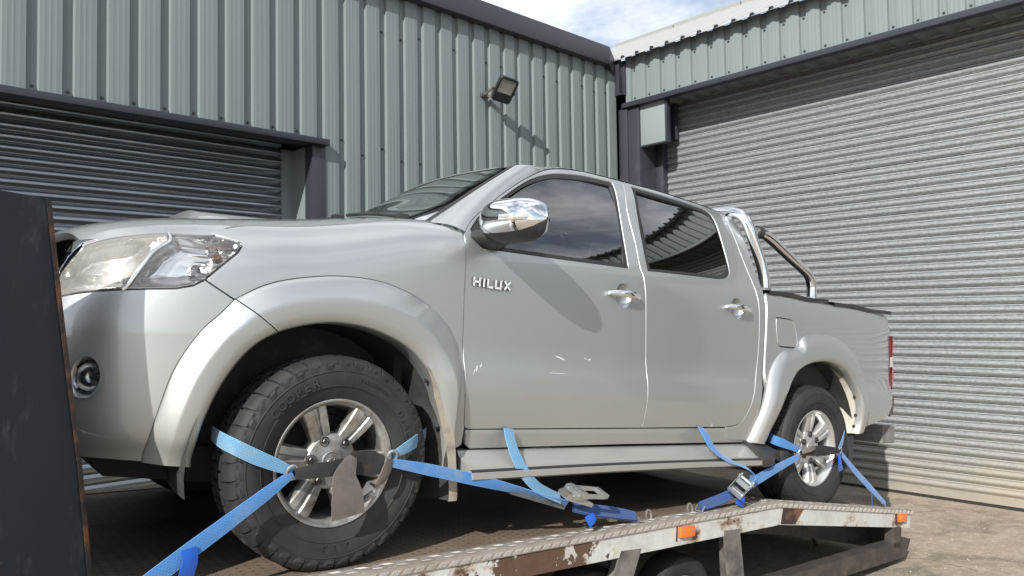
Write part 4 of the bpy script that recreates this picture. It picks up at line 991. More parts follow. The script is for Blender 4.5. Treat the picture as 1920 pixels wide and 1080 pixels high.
# ------------------------------------------------------------------ wheels
def tyre_mesh(lugs=True, text=True, r0=.378):
    k = r0/.378
    pr = [(.088, .213), (.098, .219), (.104, .232), (.114, .252), (.123, .282), (.1265, .310), (.124, .332), (.117, .350), (.106, .361), (.088, .367)]
    pr = [(a, r*(1 if r < .25 else (1+(k-1)*(r-.25)/.128))) for a, r in pr]
    tread = [(.04, .369*k), (0, .370*k), (-.04, .369*k)]
    full = pr+tread+[(-a, r) for a, r in pr[::-1]]
    m = MB().lathe(full, 96)
    m.lathe([(.1205, .268), (.1225, .270), (.1235, .273), (.1225, .275)], 96); m.lathe([(.1262, .322), (.1275, .3235), (.1272, .326), (.125, .3275)], 96)
    def lug(a0, a1, w, prof, skew=0):
        ins = [(x, r-.02) for x, r in prof]; rows = []
        n = len(prof)
        def P(x, r, an): return (r*math.cos(an), -x, r*math.sin(an))
        vs = []
        for i in range(n):
            sk = skew*i/(n-1)
            for an in (a0+sk, a1+sk): vs.append(P(*prof[i], an))
        for i in range(n):
            sk = skew*i/(n-1)
            for an in (a0+sk-.008, a1+sk+.008): vs.append(P(*ins[i], an))
        fs = []
        o = 2*n
        for i in range(n-1):
            a, b = 2*i, 2*i+2
            fs += [(a, a+1, b+1, b), (a, b, o+b, o+a), (a+1, o+a+1, o+b+1, b+1)]
        fs += [(0, o, o+1, 1), (2*n-2, 2*n-1, o+2*n-1, o+2*n-2)]
        m.add(vs, fs)
    N = 38
    if lugs:
        for q in range(N):
            a = 2*math.pi*q/N; st = 2*math.pi/N
            for sg in (1, -1):
                ln = q % 2
                prof = [(.052, .3785), (.085, .3765), (.104, .3695), (.1150, .3595), (.1190, .3515 if ln else .356)]
                prof = [(sg*x, r*k) for x, r in prof]
                lug(a+.008+(0 if sg > 0 else st/2), a+st*.90+(0 if sg > 0 else st/2), 0, prof, -.02*sg)
                # zig-zag biting edge low on the sidewall
                a2 = a+st*.18+(0 if sg > 0 else st/2); p2 = [(sg*.1185, .3535*k), (sg*.1225, .3480*k), (sg*.1250, .340*k if ln else .345*k)]
                lug(a2, a2+st*.36, 0, p2, .04*sg)
            for x0, x1, ph in ((-.044, -.008, .0), (.008, .044, .5)):
                lug(a+st*ph, a+st*(ph+.74), 0, [(x0, .379*k), ((x0+x1)/2, .380*k), (x1, .379*k)], .03)
    else:
        for x0, x1 in ((.058, .100), (.014, .050), (-.050, -.014), (-.100, -.058)):
            M_ = 64
            for q in range(M_):
                a = 2*math.pi*q/M_; rr = .377*k
                lug(a+.002, a+2*math.pi/M_*.86, 0, [(x0, rr-.0006-.12*max(0, abs(x0)-.05)), (x1, rr-.0006-.12*max(0, abs(x1)-.05))], .01)
    if text:
        def arc_text(s, ang, rad, size, step):
            n = len(s)
            for i, ch in enumerate(s):
                me = text_mesh(ch, size, .0012, .0012); an = ang-(i-(n-1)/2)*step
                t = Vector((math.sin(an), 0, -math.cos(an))); rd = Vector((math.cos(an), 0, math.sin(an))); c = rd*rad
                for_v = [(c+t*v.co.x+rd*v.co.y+Vector((0, -(.1252+(v.co.z+.0012)*1.15-.02*abs(rad+v.co.y-.300)), 0))) for v in me.vertices]
                m.add(for_v, [tuple(p.vertices) for p in me.polygons]); bpy.data.meshes.remove(me)
        arc_text('COOPER', R(128), .293, .042, .118)
        arc_text('DISCOVERER', R(12), .293, .034, .096)
        arc_text('AT3', R(-88), .293, .040, .135)
        arc_text('TECHNOLOGY', R(66), .300, .014, .046)
    return m.mesh('tyre', TYRE, 32)
def rim_meshes(mat):
    lip = MB().lathe([(.088, .213), (.1, .222), (.1055, .2245), (.1065, .222), (.104, .2155), (.098, .2125), (.092, .2105), (.086, .204), (.060, .198), (.0, .190), (-.09, .188), (-.10, .21)], 72)
    lip.lathe([(-.028, .0), (-.028, .16), (-.04, .165), (-.04, .188)], 40, mi=1)
    rim = lip.mesh('rim', [mat, DARK], 40)
    sp = MB()
    def rail(w0, w1, o0, o1, h0, h1):
        n = 8; rows = []
        for i in range(n+1):
            t = i/n; r = .070+(.2035-.070)*t; w = (w0+(w1-w0)*t)/2; o = o0+(o1-o0)*t; a = .060+.018*math.sin(t*1.9)+.010*t; a = a+h0
            rows.append([(o-w-.007, -(a-.036), r), (o-w-.003, -(a-.010), r), (o-w+.001, -(a-.002), r), (o-w+.004, -a, r), (o+w-.004, -a, r), (o+w-.001, -(a-.002), r), (o+w+.003, -(a-.010), r), (o+w+.007, -(a-.036), r)])
        sp.grid(rows, closed=True); sp.add(rows[-1], [tuple(range(8))])
    rail(.027, .042, -.0175, -.029, 0, 0); rail(.022, .031, .0165, .028, -.001, 0)
    rows = [[(o, -(.060+.018*math.sin(t*1.9)+.010*t-.013), .070+.1335*t) for o in (-.016, .016)] for t in [i/8 for i in range(9)]]
    sp.grid(rows)
    spoke = sp.mesh('spoke', mat, 30)
    hub = MB().lathe([(.030, .104), (.050, .101), (.062, .097), (.069, .088), (.0715, .068), (.074, .045), (.0745, .038)], 48).mesh('hub', mat, 30)
    cap = MB().lathe([(.070, .039), (.0775, .038), (.079, .035), (.0785, .032), (.076, .030), (.0775, .020), (.078, .001)], 40)
    for rx, rz, cz in ((.019, .013, 0), (.007, .013, 0), (.0125, .005, .006)):
        cap.tube([(rx*math.cos(2*math.pi*k/20), -.079, cz+rz*math.sin(2*math.pi*k/20)) for k in range(21)], .0016, 6, caps=False)
    cap = cap.mesh('hub_cap', mat, 35)
    nut = MB().lathe([(.066, .0185), (.0775, .0180), (.0785, .0165), (.070, .0150), (.060, .0145), (.058, .001)], 24, mi=1)
    nut.lathe([(.058, .0105), (.078, .0100), (.081, .0070), (.0812, .001)], 6, mi=0)
    nut = nut.mesh('wheel_nut', [simple('nut_steel', (.07, .07, .07), .4, .7), BSTEEL], 30)
    return rim, spoke, hub, cap, nut
T_AT = tyre_mesh(True, True); T_HT = tyre_mesh(False, False, .374)
RA = rim_meshes(ALLOY); RC = rim_meshes(ALLOYC)
def wheel(x, y, tyre, rs, rot, flip):
    w_ = empty('wheel', parent=truck); w_.matrix_local = Matrix.Translation((x, y, 0))@(Matrix.Rotation(math.pi, 4, 'Z') if flip else Matrix())
    link('tyre', tyre, w_); link('rim', rs[0], w_); link('hub', rs[2], w_)
    c = link('hub_cap', rs[3], w_); c.rotation_euler = (0, rot, 0)
    for k in range(6):
        s = link('spoke', rs[1], w_); s.rotation_euler = (0, rot+k*math.pi/3, 0)
        a = rot+k*math.pi/3; n = link('wheel_nut', rs[4], w_); n.location = (.078*math.sin(a), 0, .078*math.cos(a))
    v = MB().tube([(.165, -.070, -.085), (.150, -.086, -.078)], .006, 10); v.build('valve_stem', RUBBER, w_)
    return w_
wheel(0, -.77, T_AT, RA, R(-24.5), False); wheel(0, .77, T_AT, RA, R(10), True)
wheel(3.085, -.77, T_HT, RC, R(-4), False); wheel(3.085, .77, T_HT, RC, R(20), True)

# ------------------------------------------------------------------ trailer
trailer = empty('car_trailer', TM)
tag(trailer, 'white beaver tail car transporter trailer with peeling paint under the truck', 'trailer')
def dz(x): return -.368+.041*x                     # main deck
XB = 2.55
def rz(x): return dz(x) if x <= XB else dz(XB)-.0925*(x-XB)     # top of the edge rail
m = MB()
xs = [-3.4, -1.5, -.9, -.4, 0, .4, .8, 1.2, 1.6, 2.0, XB]
m.grid([[(x, y, dz(x)-.004) for x in xs] for y in (-.955, -.6, 0, .6, .955)])
xt = [XB, 2.75, 3.0, 3.3, 3.7, 4.06]
def tz(x): return dz(XB)-.004-.155*min(x-XB, .62)-.075*max(0, x-XB-.62)
m.grid([[(x, y, tz(x)) for x in xt] for y in (-.955, -.6, 0, .6, .955)])
m.build('deck', DECK, trailer, smooth=0)
for sg in (1, -1):
    # channel section side rail, cranked down at the tail
    def rail(x0, x1, drop0, drop1, f):
        q = MB(); y0, y1 = sg*-.982, sg*-.940
        n = 16
        for i in range(n):
            a = x0+(x1-x0)*i/n; b = x0+(x1-x0)*(i+1)/n; da = drop0+(drop1-drop0)*i/n; db = drop0+(drop1-drop0)*(i+1)/n
            q.add([(a, y0, f(a)-.012), (b, y0, f(b)-.012), (b, y0, f(b)-db), (a, y0, f(a)-da)], [(0, 1, 2, 3)])
            q.add([(a, y0, f(a)-da), (b, y0, f(b)-db), (b, y1, f(b)-db), (a, y1, f(a)-da)], [(0, 1, 2, 3)])
            q.add([(a, y0+sg*.006, f(a)-da+.006), (b, y0+sg*.006, f(b)-db+.006), (b, y0+sg*.006, f(b)-.014), (a, y0+sg*.006, f(a)-.014)], [(0, 1, 2, 3)])
            q.add([(a, y1, f(a)-.012), (b, y1, f(b)-.012), (b, y1, f(b)-db), (a, y1, f(a)-da)], [(0, 1, 2, 3)])
        for x, d_ in ((x0, drop0), (x1, drop1)): q.add([(x, y0, f(x)-.012), (x, y1, f(x)-.012), (x, y1, f(x)-d_), (x, y0, f(x)-d_)], [(0, 1, 2, 3)])
        return q
    rl = rail(-3.4, XB, .125, .125, rz).build('side_rail', TPAINT, trailer, smooth=0)
    rt2 = rail(XB+.002, 4.06, .122, .115, rz).build('tail_rail', TPAINT, trailer, smooth=0)
    # tread-plate edging: an angle over the rail with raised bars
    q = MB()
    for (x0, x1) in ((-3.4, XB), (XB, 4.075)):
        n = 10; sec = [(-.900, .001), (-.978, .002), (-.986, -.001), (-.988, -.008), (-.988, -.030), (-.984, -.030)]
        q.grid([[(x0+(x1-x0)*k/n, sg*yy, rz(x0+(x1-x0)*k/n+(1e-5 if x0 >= XB else 0))+zz) for k in range(n+1)] for yy, zz in sec])
    eg = q.build('edge_trim', TREAD, trailer, smooth=40)
    if sg > 0:
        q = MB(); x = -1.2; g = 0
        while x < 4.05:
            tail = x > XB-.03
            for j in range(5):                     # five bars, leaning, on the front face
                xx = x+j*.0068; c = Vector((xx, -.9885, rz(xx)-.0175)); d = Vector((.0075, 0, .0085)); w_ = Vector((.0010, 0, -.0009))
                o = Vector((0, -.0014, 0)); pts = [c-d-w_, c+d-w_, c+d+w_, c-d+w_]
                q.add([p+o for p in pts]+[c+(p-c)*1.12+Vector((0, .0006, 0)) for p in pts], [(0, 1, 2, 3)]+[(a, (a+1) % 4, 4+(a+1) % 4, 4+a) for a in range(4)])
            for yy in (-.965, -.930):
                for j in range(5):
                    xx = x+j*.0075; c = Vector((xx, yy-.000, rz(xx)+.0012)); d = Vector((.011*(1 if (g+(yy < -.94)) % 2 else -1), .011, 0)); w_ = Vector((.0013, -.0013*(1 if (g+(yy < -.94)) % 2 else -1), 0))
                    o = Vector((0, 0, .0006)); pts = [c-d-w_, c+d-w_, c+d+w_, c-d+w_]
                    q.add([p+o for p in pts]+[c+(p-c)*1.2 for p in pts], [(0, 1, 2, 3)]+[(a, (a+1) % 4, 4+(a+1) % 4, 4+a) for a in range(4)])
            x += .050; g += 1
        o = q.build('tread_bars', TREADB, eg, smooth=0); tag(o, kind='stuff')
    # brackets down to the wheels
    for (x0, x1, xa, xb, zb) in ((1.355, 1.485, 1.17, 1.30, -.92), (2.085, 2.215, 2.20, 2.33, -.92)):
        q = MB(); zt = rz((x0+x1)/2)-.100
        def leg(y0, y1): return [(xa, y0, zb), (xb, y0, zb), (xb, y1, zb), (xa, y1, zb), (x0, y0, zt), (x1, y0, zt), (x1, y1, zt), (x0, y1, zt)]
        P_ = [(x, sg*y, z) for x, y, z in leg(-.984, -.974)]; q.hexa(P_)
        P_ = [(x, sg*y, z) for x, y, z in [(xa+.05, -.974, zb), (xa+.058, -.974, zb), (xa+.058, -.88, zb), (xa+.05, -.88, zb), (x0+.06, -.974, zt), (x0+.068, -.974, zt), (x0+.068, -.90, zt), (x0+.06, -.90, zt)]]; q.hexa(P_)
        q.build('wheel_bracket', GREYSTEEL, trailer, smooth=0)
    # markers
    for x, zc_, wd, hh in ((1.787, rz(1.787)-.062, .105, .050), (3.93, rz(3.93)-.050, .095, .052)):
        q = MB().bbox((x-wd/2, -1.003 if sg > 0 else .985, zc_-hh/2), (x+wd/2, -.985 if sg > 0 else 1.003, zc_+hh/2), .005)
        mk = q.build('marker_lamp', ORANGE, trailer)
        for k in (-1, 1): MB().tube([(x+k*wd*.34, -1.0025*sg, zc_+.004), (x+k*wd*.34, -1.005*sg, zc_+.004)], .0055, 10).build('marker_screw', ZINC, mk)
        MB().box((x-wd*.62 if x < 3 else x-wd*.8, -.9838 if sg > 0 else .982, zc_-.045), (x-wd*.52, -.982 if sg > 0 else .9838, zc_+.035)).build('marker_stain_plate', RUST, mk)
    # patch plate at the crank, tail gusset, post and lower beam
    MB().hexa([(XB+.03, sg*-.9835, rz(XB+.03)-.118), (XB+.17, sg*-.9835, rz(XB+.17)-.117), (XB+.17, sg*-.976, rz(XB+.17)-.117), (XB+.03, sg*-.976, rz(XB+.03)-.118), (XB+.05, sg*-.9835, rz(XB+.05)-.032), (XB+.25, sg*-.9835, rz(XB+.25)-.032), (XB+.25, sg*-.976, rz(XB+.25)-.032), (XB+.05, sg*-.976, rz(XB+.05)-.032)]).build('crank_plate', RUST, rt2, smooth=0)
    q = MB(); yq = sg*-.74
    q.prism([(1.2, -.44), (2.10, -.43), (3.10, -.535), (3.98, -.685), (4.02, -.665), (4.02, -.49), (3.0, -.42), (1.2, -.40)], 1, yq-.02, yq+.02)
    q.build('chassis_gusset', BSTEEL, trailer, smooth=0)
    MB().box((3.835, sg*-.955-.03, -.63), (3.925, sg*-.955+.03, -.50)).build('tail_post', BSTEEL, trailer, smooth=0)
    q = MB(); ya, yb = sg*-.985, sg*-.90
    def bz(x): return -.588-.055*(4.05-x)
    q.hexa([(2.2, ya, bz(2.2)-.10), (4.00, ya, bz(4.0)-.105), (4.00, yb, bz(4.0)-.105), (2.2, yb, bz(2.2)-.10), (2.2, ya, bz(2.2)), (4.06, ya, bz(4.06)), (4.06, yb, bz(4.06)), (2.2, yb, bz(2.2))])
    q.build('under_run_beam', BSTEEL, trailer, smooth=0)
    # lashing rings on the deck edge
    for x in (1.60, 1.90, 3.80, -.70):
        q = MB(); c = Vector((x, sg*-.915, rz(x)+.018)); q.tube([c+Vector((.018*math.cos(2*math.pi*k/16), .004*math.sin(2*math.pi*k/16), .024*math.sin(2*math.pi*k/16))) for k in range(17)], .006, 8, caps=False)
        q.build('lashing_ring', GREYSTEEL, trailer)
    # road wheels of the trailer
    for x in (1.93, 1.30):
        tw_ = empty('trailer_wheel', parent=trailer); tw_.matrix_local = Matrix.Translation((x, sg*-.80, -.735))@(Matrix.Rotation(math.pi, 4, 'Z') if sg < 0 else Matrix())
        q = MB().lathe([(.06, .125), (.072, .135), (.080, .16), (.082, .185), (.072, .212), (.055, .2195), (.0, .222), (-.055, .2195), (-.072, .212), (-.08, .16), (-.06, .125)], 64)
        for k in range(56):
            a = 2*math.pi*k/56
            for s2 in (1, -1):
                vs = []
                for (aa, r, da) in ((.035, .2245, 0), (.060, .2215, 0), (.073, .2125, 0), (.078, .200, 0)):
                    for d_ in (0, .075): vs.append((r*math.cos(a+d_), -s2*aa, r*math.sin(a+d_)))
                q.add(vs, [(0, 1, 3, 2), (2, 3, 5, 4), (4, 5, 7, 6)])
        q.build('tyre', TYRE, tw_, smooth=30)
        MB().lathe([(.06, .127), (.064, .12), (.04, .11), (.02, .06), (.03, .04), (.03, .001)], 40).build('rim', GREYSTEEL, tw_)
q = MB()
for x in (-2.5, -1.5, -.6, .3, 1.0, 1.6, 2.3): q.box((x-.03, -.935, dz(x)-.09), (x+.03, .935, dz(x)-.012))
q.build('cross_member', BSTEEL, trailer, smooth=0)
q = MB(); q.tube([(1.30, -.72, -.735), (1.30, .72, -.735)], .03, 10); q.tube([(1.93, -.72, -.735), (1.93, .72, -.735)], .03, 10)
q.build('trailer_axle', BSTEEL, trailer)
q = MB(); q.hexa([(-5.4, -.05, -.62), (-3.4, -.05, -.62), (-3.4, .05, -.62), (-5.4, .05, -.62), (-5.4, -.05, -.53), (-3.4, -.05, -.50), (-3.4, .05, -.50), (-5.4, .05, -.53)]); q.build('drawbar', BSTEEL, trailer, smooth=0)
MB().tube(spline(D['cable'], 6), .009, 8).build('loose_cable', RUBBER, trailer)
MB().box((3.98, -.93, -.66), (4.05, .93, -.50)).build('tail_cross_beam', BSTEEL, trailer, smooth=0)
# black steel headboard wing at the front, with a rusty rolled edge
hb = MB(); e = [(-.960, .768), (-.940, .667), (-.901, .474), (-.860, .281), (-.802, .012), (-.746, -.289), (-.725, -.40)]
yF = -.935
rows = []
for x, z in e: rows.append([(x-1.9, yF-.02, z+.045), (x-.9, yF-.008, z+.018), (x-.05, yF, z), (x-.020, yF, z), (x-.006, yF+.004, z), (x, yF+.014, z), (x+.001, yF+.035, z), (x-.008, yF+.036, z)])
hb.grid(rows); hb.grid([[(p[0], p[1]+.008, p[2]) for p in r[:5]] for r in rows]); hb.grid([[p for p in rows[0][:6]], [(p[0], p[1]+.03, p[2]+.001) for p in rows[0][:6]]])
board = hb.build('headboard_wing', BOARD, trailer, smooth=50)
q = MB(); q.grid([[(x-.012, yF+.0005, z), (x-.004, yF+.0035, z), (x+.0025, yF+.012, z), (x+.0025, yF+.030, z)] for x, z in resample([Vector((a, b_)) for a, b_ in e], 24)]); q.build('rusted_edge', RUST, board)
q = MB(); q.bbox((-1.42, -.91, .30), (-1.36, .91, .36), .01); q.bbox((-1.42, -.91, -.02), (-1.36, .91, .04), .01)
q.box((-1.395, -.915, -.42), (-1.385, .915, .34))  # unseen solid plate, added to keep the sun off the deck
for y in (-.88, -.45, 0, .45, .88): q.box((-1.41, y-.025, -.42), (-1.37, y+.025, .36))
q.build('headboard_frame', BSTEEL, trailer)

# ------------------------------------------------------------------ ratchet straps
def ribbon(name, pts, w, mat, parent, nrm=(0, -1, 0), sub=6, th=.0022, wend=None, layers=1):
    P = spline(pts, sub); N = len(P); m = MB(); uvs = []; L_ = 0; vs = []
    W_ = w if isinstance(w, (list, tuple)) else [w]*len(pts)
    nn = nrm if isinstance(nrm, list) else [nrm]*len(pts)
    dist = []
    for i, p in enumerate(P):
        if i: L_ += (p-P[i-1]).length
        dist.append(L_)
        f = i/(N-1)*(len(pts)-1); k = min(int(f), len(pts)-2); t = f-k
        ww = W_[k]+(W_[k+1]-W_[k])*t; n = (Vector(nn[k]).lerp(Vector(nn[k+1]), t)).normalized()
        tg = (P[min(i+1, N-1)]-P[max(i-1, 0)]).normalized(); n = (n-tg*n.dot(tg)).normalized(); b = tg.cross(n)
        for u in (0, .25, .5, .75, 1):
            sag = .0016*math.sin(u*math.pi); vs.append(p+b*(u-.5)*ww+n*(th+sag))
        for u in (0, .25, .5, .75, 1): vs.append(p+b*(u-.5)*ww+n*(.0016*math.sin(u*math.pi)-th*.2))
    fs = []; uv = []
    for i in range(N-1):
        a, b = i*10, (i+1)*10
        for u in range(4):
            fs.append((a+u, a+u+1, b+u+1, b+u)); uv += [(u/4, dist[i]), ((u+1)/4, dist[i]), ((u+1)/4, dist[i+1]), (u/4, dist[i+1])]
            fs.append((a+5+u, b+5+u, b+6+u, a+6+u)); uv += [(u/4, dist[i]), (u/4, dist[i+1]), ((u+1)/4, dist[i+1]), ((u+1)/4, dist[i])]
        for u0, u1 in ((0, 5), (4, 9)):
            fs.append((a+u0, b+u0, b+u1, a+u1)); uv += [(0, dist[i]), (0, dist[i+1]), (0, dist[i+1]), (0, dist[i])]
    me = bpy.data.meshes.new(name); me.from_pydata([tuple(v) for v in vs], [], fs); me.materials.append(mat)
    l = me.uv_layers.new(name='UVMap'); l.data.foreach_set('uv', [c for p in uv for c in p])
    me.polygons.foreach_set('use_smooth', [True]*len(fs)); me.set_sharp_from_angle(angle=R(50)); me.update()
    return link(name, me, parent)
def ring(c, parent, ax=(1, 0, 0), r=.022):
    c = Vector(c); a = Vector((ax[0], 0, ax[2])).normalized(); b = Vector((0, -1, 0)); u = Vector((0, 0, 1)).cross(b)
    m = MB().tube([c+a*r*.9*math.cos(2*math.pi*k/24)+(Vector((-a.z, -.35, a.x))).normalized()*r*1.15*math.sin(2*math.pi*k/24) for k in range(25)], .0045, 8, caps=False); return m.build('steel_ring', ZINC, parent)
def ratchet(parent, c, d, nrm, size=1.0, hang=.35, wide=.060):
    # frame of two side plates along d, a spindle with a gear each end, and a folded handle
    c = Vector(c); d = Vector(d).normalized(); n = Vector(nrm); n = (n-d*n.dot(d)).normalized(); b = d.cross(n)
    def P(x, y, z): return tuple(c+d*x*size+b*y*size+n*z*size)
    fr = empty('ratchet', parent=parent)
    for s in (-1, 1):
        m = MB(); y0, y1 = s*wide/2, s*(wide/2+.003)
        pr = [(-.060, -.004), (.058, -.004), (.062, .004), (.055, .011), (.0, .013), (-.010, .026), (-.032, .026), (-.060, .010)]
        vs = [P(x, y0, z) for x, z in pr]+[P(x, y1, z) for x, z in pr]; k = len(pr); m.add(vs, [tuple(range(k)), tuple(range(2*k-1, k-1, -1))]+[(i, (i+1) % k, k+(i+1) % k, k+i) for i in range(k)]); m.build('side_plate', ZINC, fr, smooth=0)
        h = MB(); y0, y1 = s*(wide/2+.006), s*(wide/2+.009)
        ca, sa = math.cos(hang), math.sin(hang)
        pr = [(-.014, -.013), (.014, -.014), (.040, -.007), (.115, -.004), (.125, 0), (.122, .009), (.10, .010), (.030, .010), (.012, .016), (-.012, .014), (-.018, 0)]
        pr = [(-.020+x*ca-z*sa, .022+x*sa+z*ca) for x, z in pr]
        vs = [P(x, y0, z) for x, z in pr]+[P(x, y1, z) for x, z in pr]; k = len(pr); h.add(vs, [tuple(range(k)), tuple(range(2*k-1, k-1, -1))]+[(i, (i+1) % k, k+(i+1) % k, k+i) for i in range(k)]); h.build('handle_arm', ZINC, fr, smooth=0)
        g = MB(); T = 13; gv = []
        for k in range(2*T):
            r = .019 if k % 2 else .0155; a = math.pi*k/T; gv.append((-.020+r*math.cos(a), .022+r*math.sin(a)))
        y0, y1 = s*(wide/2+.0032), s*(wide/2+.0058); k = len(gv)
        g.add([P(x, y0, z) for x, z in gv]+[P(x, y1, z) for x, z in gv], [tuple(range(k)), tuple(range(2*k-1, k-1, -1))]+[(i, (i+1) % k, k+(i+1) % k, k+i) for i in range(k)]); g.build('gear', ZINC, fr, smooth=0)
        MB().tube([P(-.02, s*(wide/2+.006), .022), P(-.02, s*(wide/2+.014), .022)], .006*size, 10).build('axle_end', ZINC, fr)
    m = MB().tube([P(-.02, -wide/2, .022), P(-.02, wide/2, .022)], .0095*size, 14); m.tube([P(.055, -wide/2, .004), P(.055, wide/2, .004)], .005*size, 10); m.build('spindle', ZINC, fr)
    ca, sa = math.cos(hang), math.sin(hang)
    def hp_(x, z): return (-.020+x*ca-z*sa, .022+x*sa+z*ca)
    m = MB(); (xa, za), (xb, zb) = hp_(.112, .002), hp_(.126, .004)
    m.hexa([P(xa, -wide/2-.009, za-.006), P(xb, -wide/2-.009, zb-.006), P(xb, wide/2+.009, zb-.006), P(xa, wide/2+.009, za-.006), P(xa, -wide/2-.009, za+.007), P(xb, -wide/2-.009, zb+.007), P(xb, wide/2+.009, zb+.007), P(xa, wide/2+.009, za+.007)]); m.build('handle_grip', ZINC, fr, smooth=0)
    m = MB(); (xa, za), (xb, zb) = hp_(.022, .004), hp_(.052, .002)
    m.hexa([P(xa, -wide/2-.004, za-.003), P(xb, -wide/2-.004, zb-.003), P(xb, wide/2+.004, zb-.003), P(xa, wide/2+.004, za-.003), P(xa, -wide/2-.004, za+.002), P(xb, -wide/2-.004, zb+.002), P(xb, wide/2+.004, zb+.002), P(xa, wide/2+.004, za+.002)]); m.build('release_pawl', ZINC, fr, smooth=0)
    m = MB(); m.hexa([P(-.054, -wide/2, -.004), P(-.035, -wide/2, -.004), P(-.035, wide/2, -.004), P(-.054, wide/2, -.004), P(-.054, -wide/2, .0), P(-.035, -wide/2, .0), P(-.035, wide/2, .0), P(-.054, wide/2, .0)]); m.build('base_plate', ZINC, fr, smooth=0); m = MB()
    m.hexa([P(.03, -wide/2, -.004), P(.058, -wide/2, -.004), P(.058, wide/2, -.004), P(.03, wide/2, -.004), P(.03, -wide/2, .0), P(.058, -wide/2, .0), P(.058, wide/2, .0), P(.03, wide/2, .0)]); m.build('base_plate', ZINC, fr, smooth=0)
    return fr
sf = empty('wheel_strap', TM); tag(sf, 'blue ratchet strap tied around the front wheel, with a hanging leather sleeve', 'ratchet strap', 'straps holding the truck wheels')
W = .048
ribbon('webbing', D['s_front_tyre_fwd'], [W, W, W, W, W*.85, W*.5], WEBF, sf, nrm=[(-1, -.35, 0), (-.75, -.7, 0), (-.3, -1, 0), (0, -1, 0), (0, -1, 0), (0, -1, 0)])
ribbon('webbing', D['s_front_tyre_aft'], [W*.5, W*.8, W, W, W], WEBF, sf, nrm=[(0, -1, 0), (.1, -1, 0), (.5, -.9, 0), (.9, -.5, 0), (1, 0, 0)])
ribbon('webbing', D['s_front_down'], [W*.5, W*.85, W, W*1.05, W*1.05], WEB, sf, nrm=(.15, -1, .25))
ribbon('webbing', D['s_front_back'], [W*.6, W*.9, W*.95, W*.75, W*.7, W*.8], WEB, sf, nrm=[(0, -1, .2), (0, -1, .2), (0, -1, .2), (0, -.9, -.5), (0, -.6, -.8), (0, -.8, -.6)])
ribbon('underside', [(p[0], p[1]+.004, p[2]-.004) for p in D['s_front_back'][3:]], [W*.8, W*.85, W*.9], WEBG, sf, nrm=(0, -1, -.25))
ribbon('loose_tail', D['s_front_tail'], W, WEBF, sf, nrm=[(0, -1, .25), (0, -1, .3), (0, -1, .3), (-.2, -1, .3), (-.2, -1, .5), (-.1, -1, .7), (0, -1, .7)])
for k in range(3): ribbon('anchor_loop', [(p[0], p[1]+.004*k, p[2]-.004*k+.004) for p in D['s_front_anchor']], [W*.8, W, W, W*.8], WEBD, sf, nrm=(0, -1, .45))
ratchet(sf, (1.075, -.968, -.170), (.235, .0, -.060), (-.0, -.30, 1), 1.3, .16, .046)
for k in (0, 1): ring(D['rings'][k], sf, (1, 0, .3))
ribbon('black_sleeve', D['sleeve_f'], [.034, .050, .052, .040], SLEEVEB, sf, nrm=(0, -1, 0), th=.004)
ribbon('leather_sleeve', [(.030, -.950, .030), (.000, -.962, -.035), (.012, -.966, -.105), (.026, -.958, -.172)], [.030, .092, .118, .124], SLEEVE, sf, nrm=[(.1, -1, .1), (.1, -1, .1), (.05, -1, 0), (0, -1, -.1)], th=.004)
ribbon('leather_sleeve', [(.022, -.938, .020), (.065, -.934, .008), (.115, -.930, .002), (.160, -.934, -.004)], [.05, .085, .090, .060], SLEEVEB, sf, nrm=(0, -1, 0), th=.004)
ribbon('leather_sleeve', [(.180, -.940, .016), (.168, -.944, -.020), (.150, -.946, -.052), (.128, -.944, -.072)], [.030, .042, .034, .012], SLEEVE, sf, nrm=(.25, -1, 0), th=.004)
ribbon('label_tag', [(-.505, -.995, -.222), (-.500, -1.003, -.26), (-.512, -1.006, -.315), (-.52, -1.0, -.36)], .050, TAGBLUE, sf, nrm=(.3, -1, 0))
ribbon('label_tag', [(1.165, -.962, -.242), (1.175, -.970, -.266), (1.185, -.972, -.280)], .052, TAGBLUE, sf, nrm=(0, -1, .2))
MB().tube([(1.478, -.962, -.276), (1.500, -.962, -.296), (1.496, -.918, -.296), (1.474, -.918, -.276)], .0035, 8).build('anchor_buckle', ZINC, sf)
sr = empty('wheel_strap', TM); tag(sr, 'blue ratchet strap tied around the rear wheel, black sleeve across the rim', 'ratchet strap', 'straps holding the truck wheels')
ribbon('webbing', D['s_rear_tyre_fwd'], [W, W, W, W*.6], WEB, sr, nrm=[(-1, -.3, 0), (-.8, -.6, 0), (-.3, -1, 0), (0, -1, 0)])
ribbon('webbing', D['s_rear_tyre_aft'], [W*.5, W*.9, W, W], WEB, sr, nrm=[(0, -1, 0), (.3, -1, 0), (.8, -.6, 0), (1, -.2, 0)])
ribbon('webbing', D['s_rear_fwd'], [W*.6, W*.85, W, W], WEB, sr, nrm=(0, -1, .25))
ribbon('loose_tail', D['s_rear_tail'], W, WEB, sr, nrm=[(0, -1, .25), (0, -1, .4), (0, -.8, .6), (0, -.6, .8), (.1, -.5, .85), (.6, -.5, .6), (1, -.3, 0), (.6, -.5, -.6), (0, -.6, -.8)])
for k in range(3): ribbon('anchor_loop', [(p[0], p[1]+.004*k, p[2]-.004*k+.004) for p in D['s_rear_anchor']], [W*.8, W, W, W*.8], WEBD, sr, nrm=(0, -1, .45))
ratchet(sr, (2.245, -.968, -.165), (-.20, -.02, -.105), (-.25, -.75, .75), 1.12, .05, .055)
ribbon('webbing', D['s_rear_back'], [W*.7, W, W*1.05, W*.6], WEB, sr, nrm=(.15, -1, .2))
for k in (2, 3): ring(D['rings'][k], sr, (1, 0, .1))
ribbon('black_sleeve', D['sleeve_r'], [.020, .055, .060, .030], SLEEVEB, sr, nrm=(0, -1, 0), th=.004)
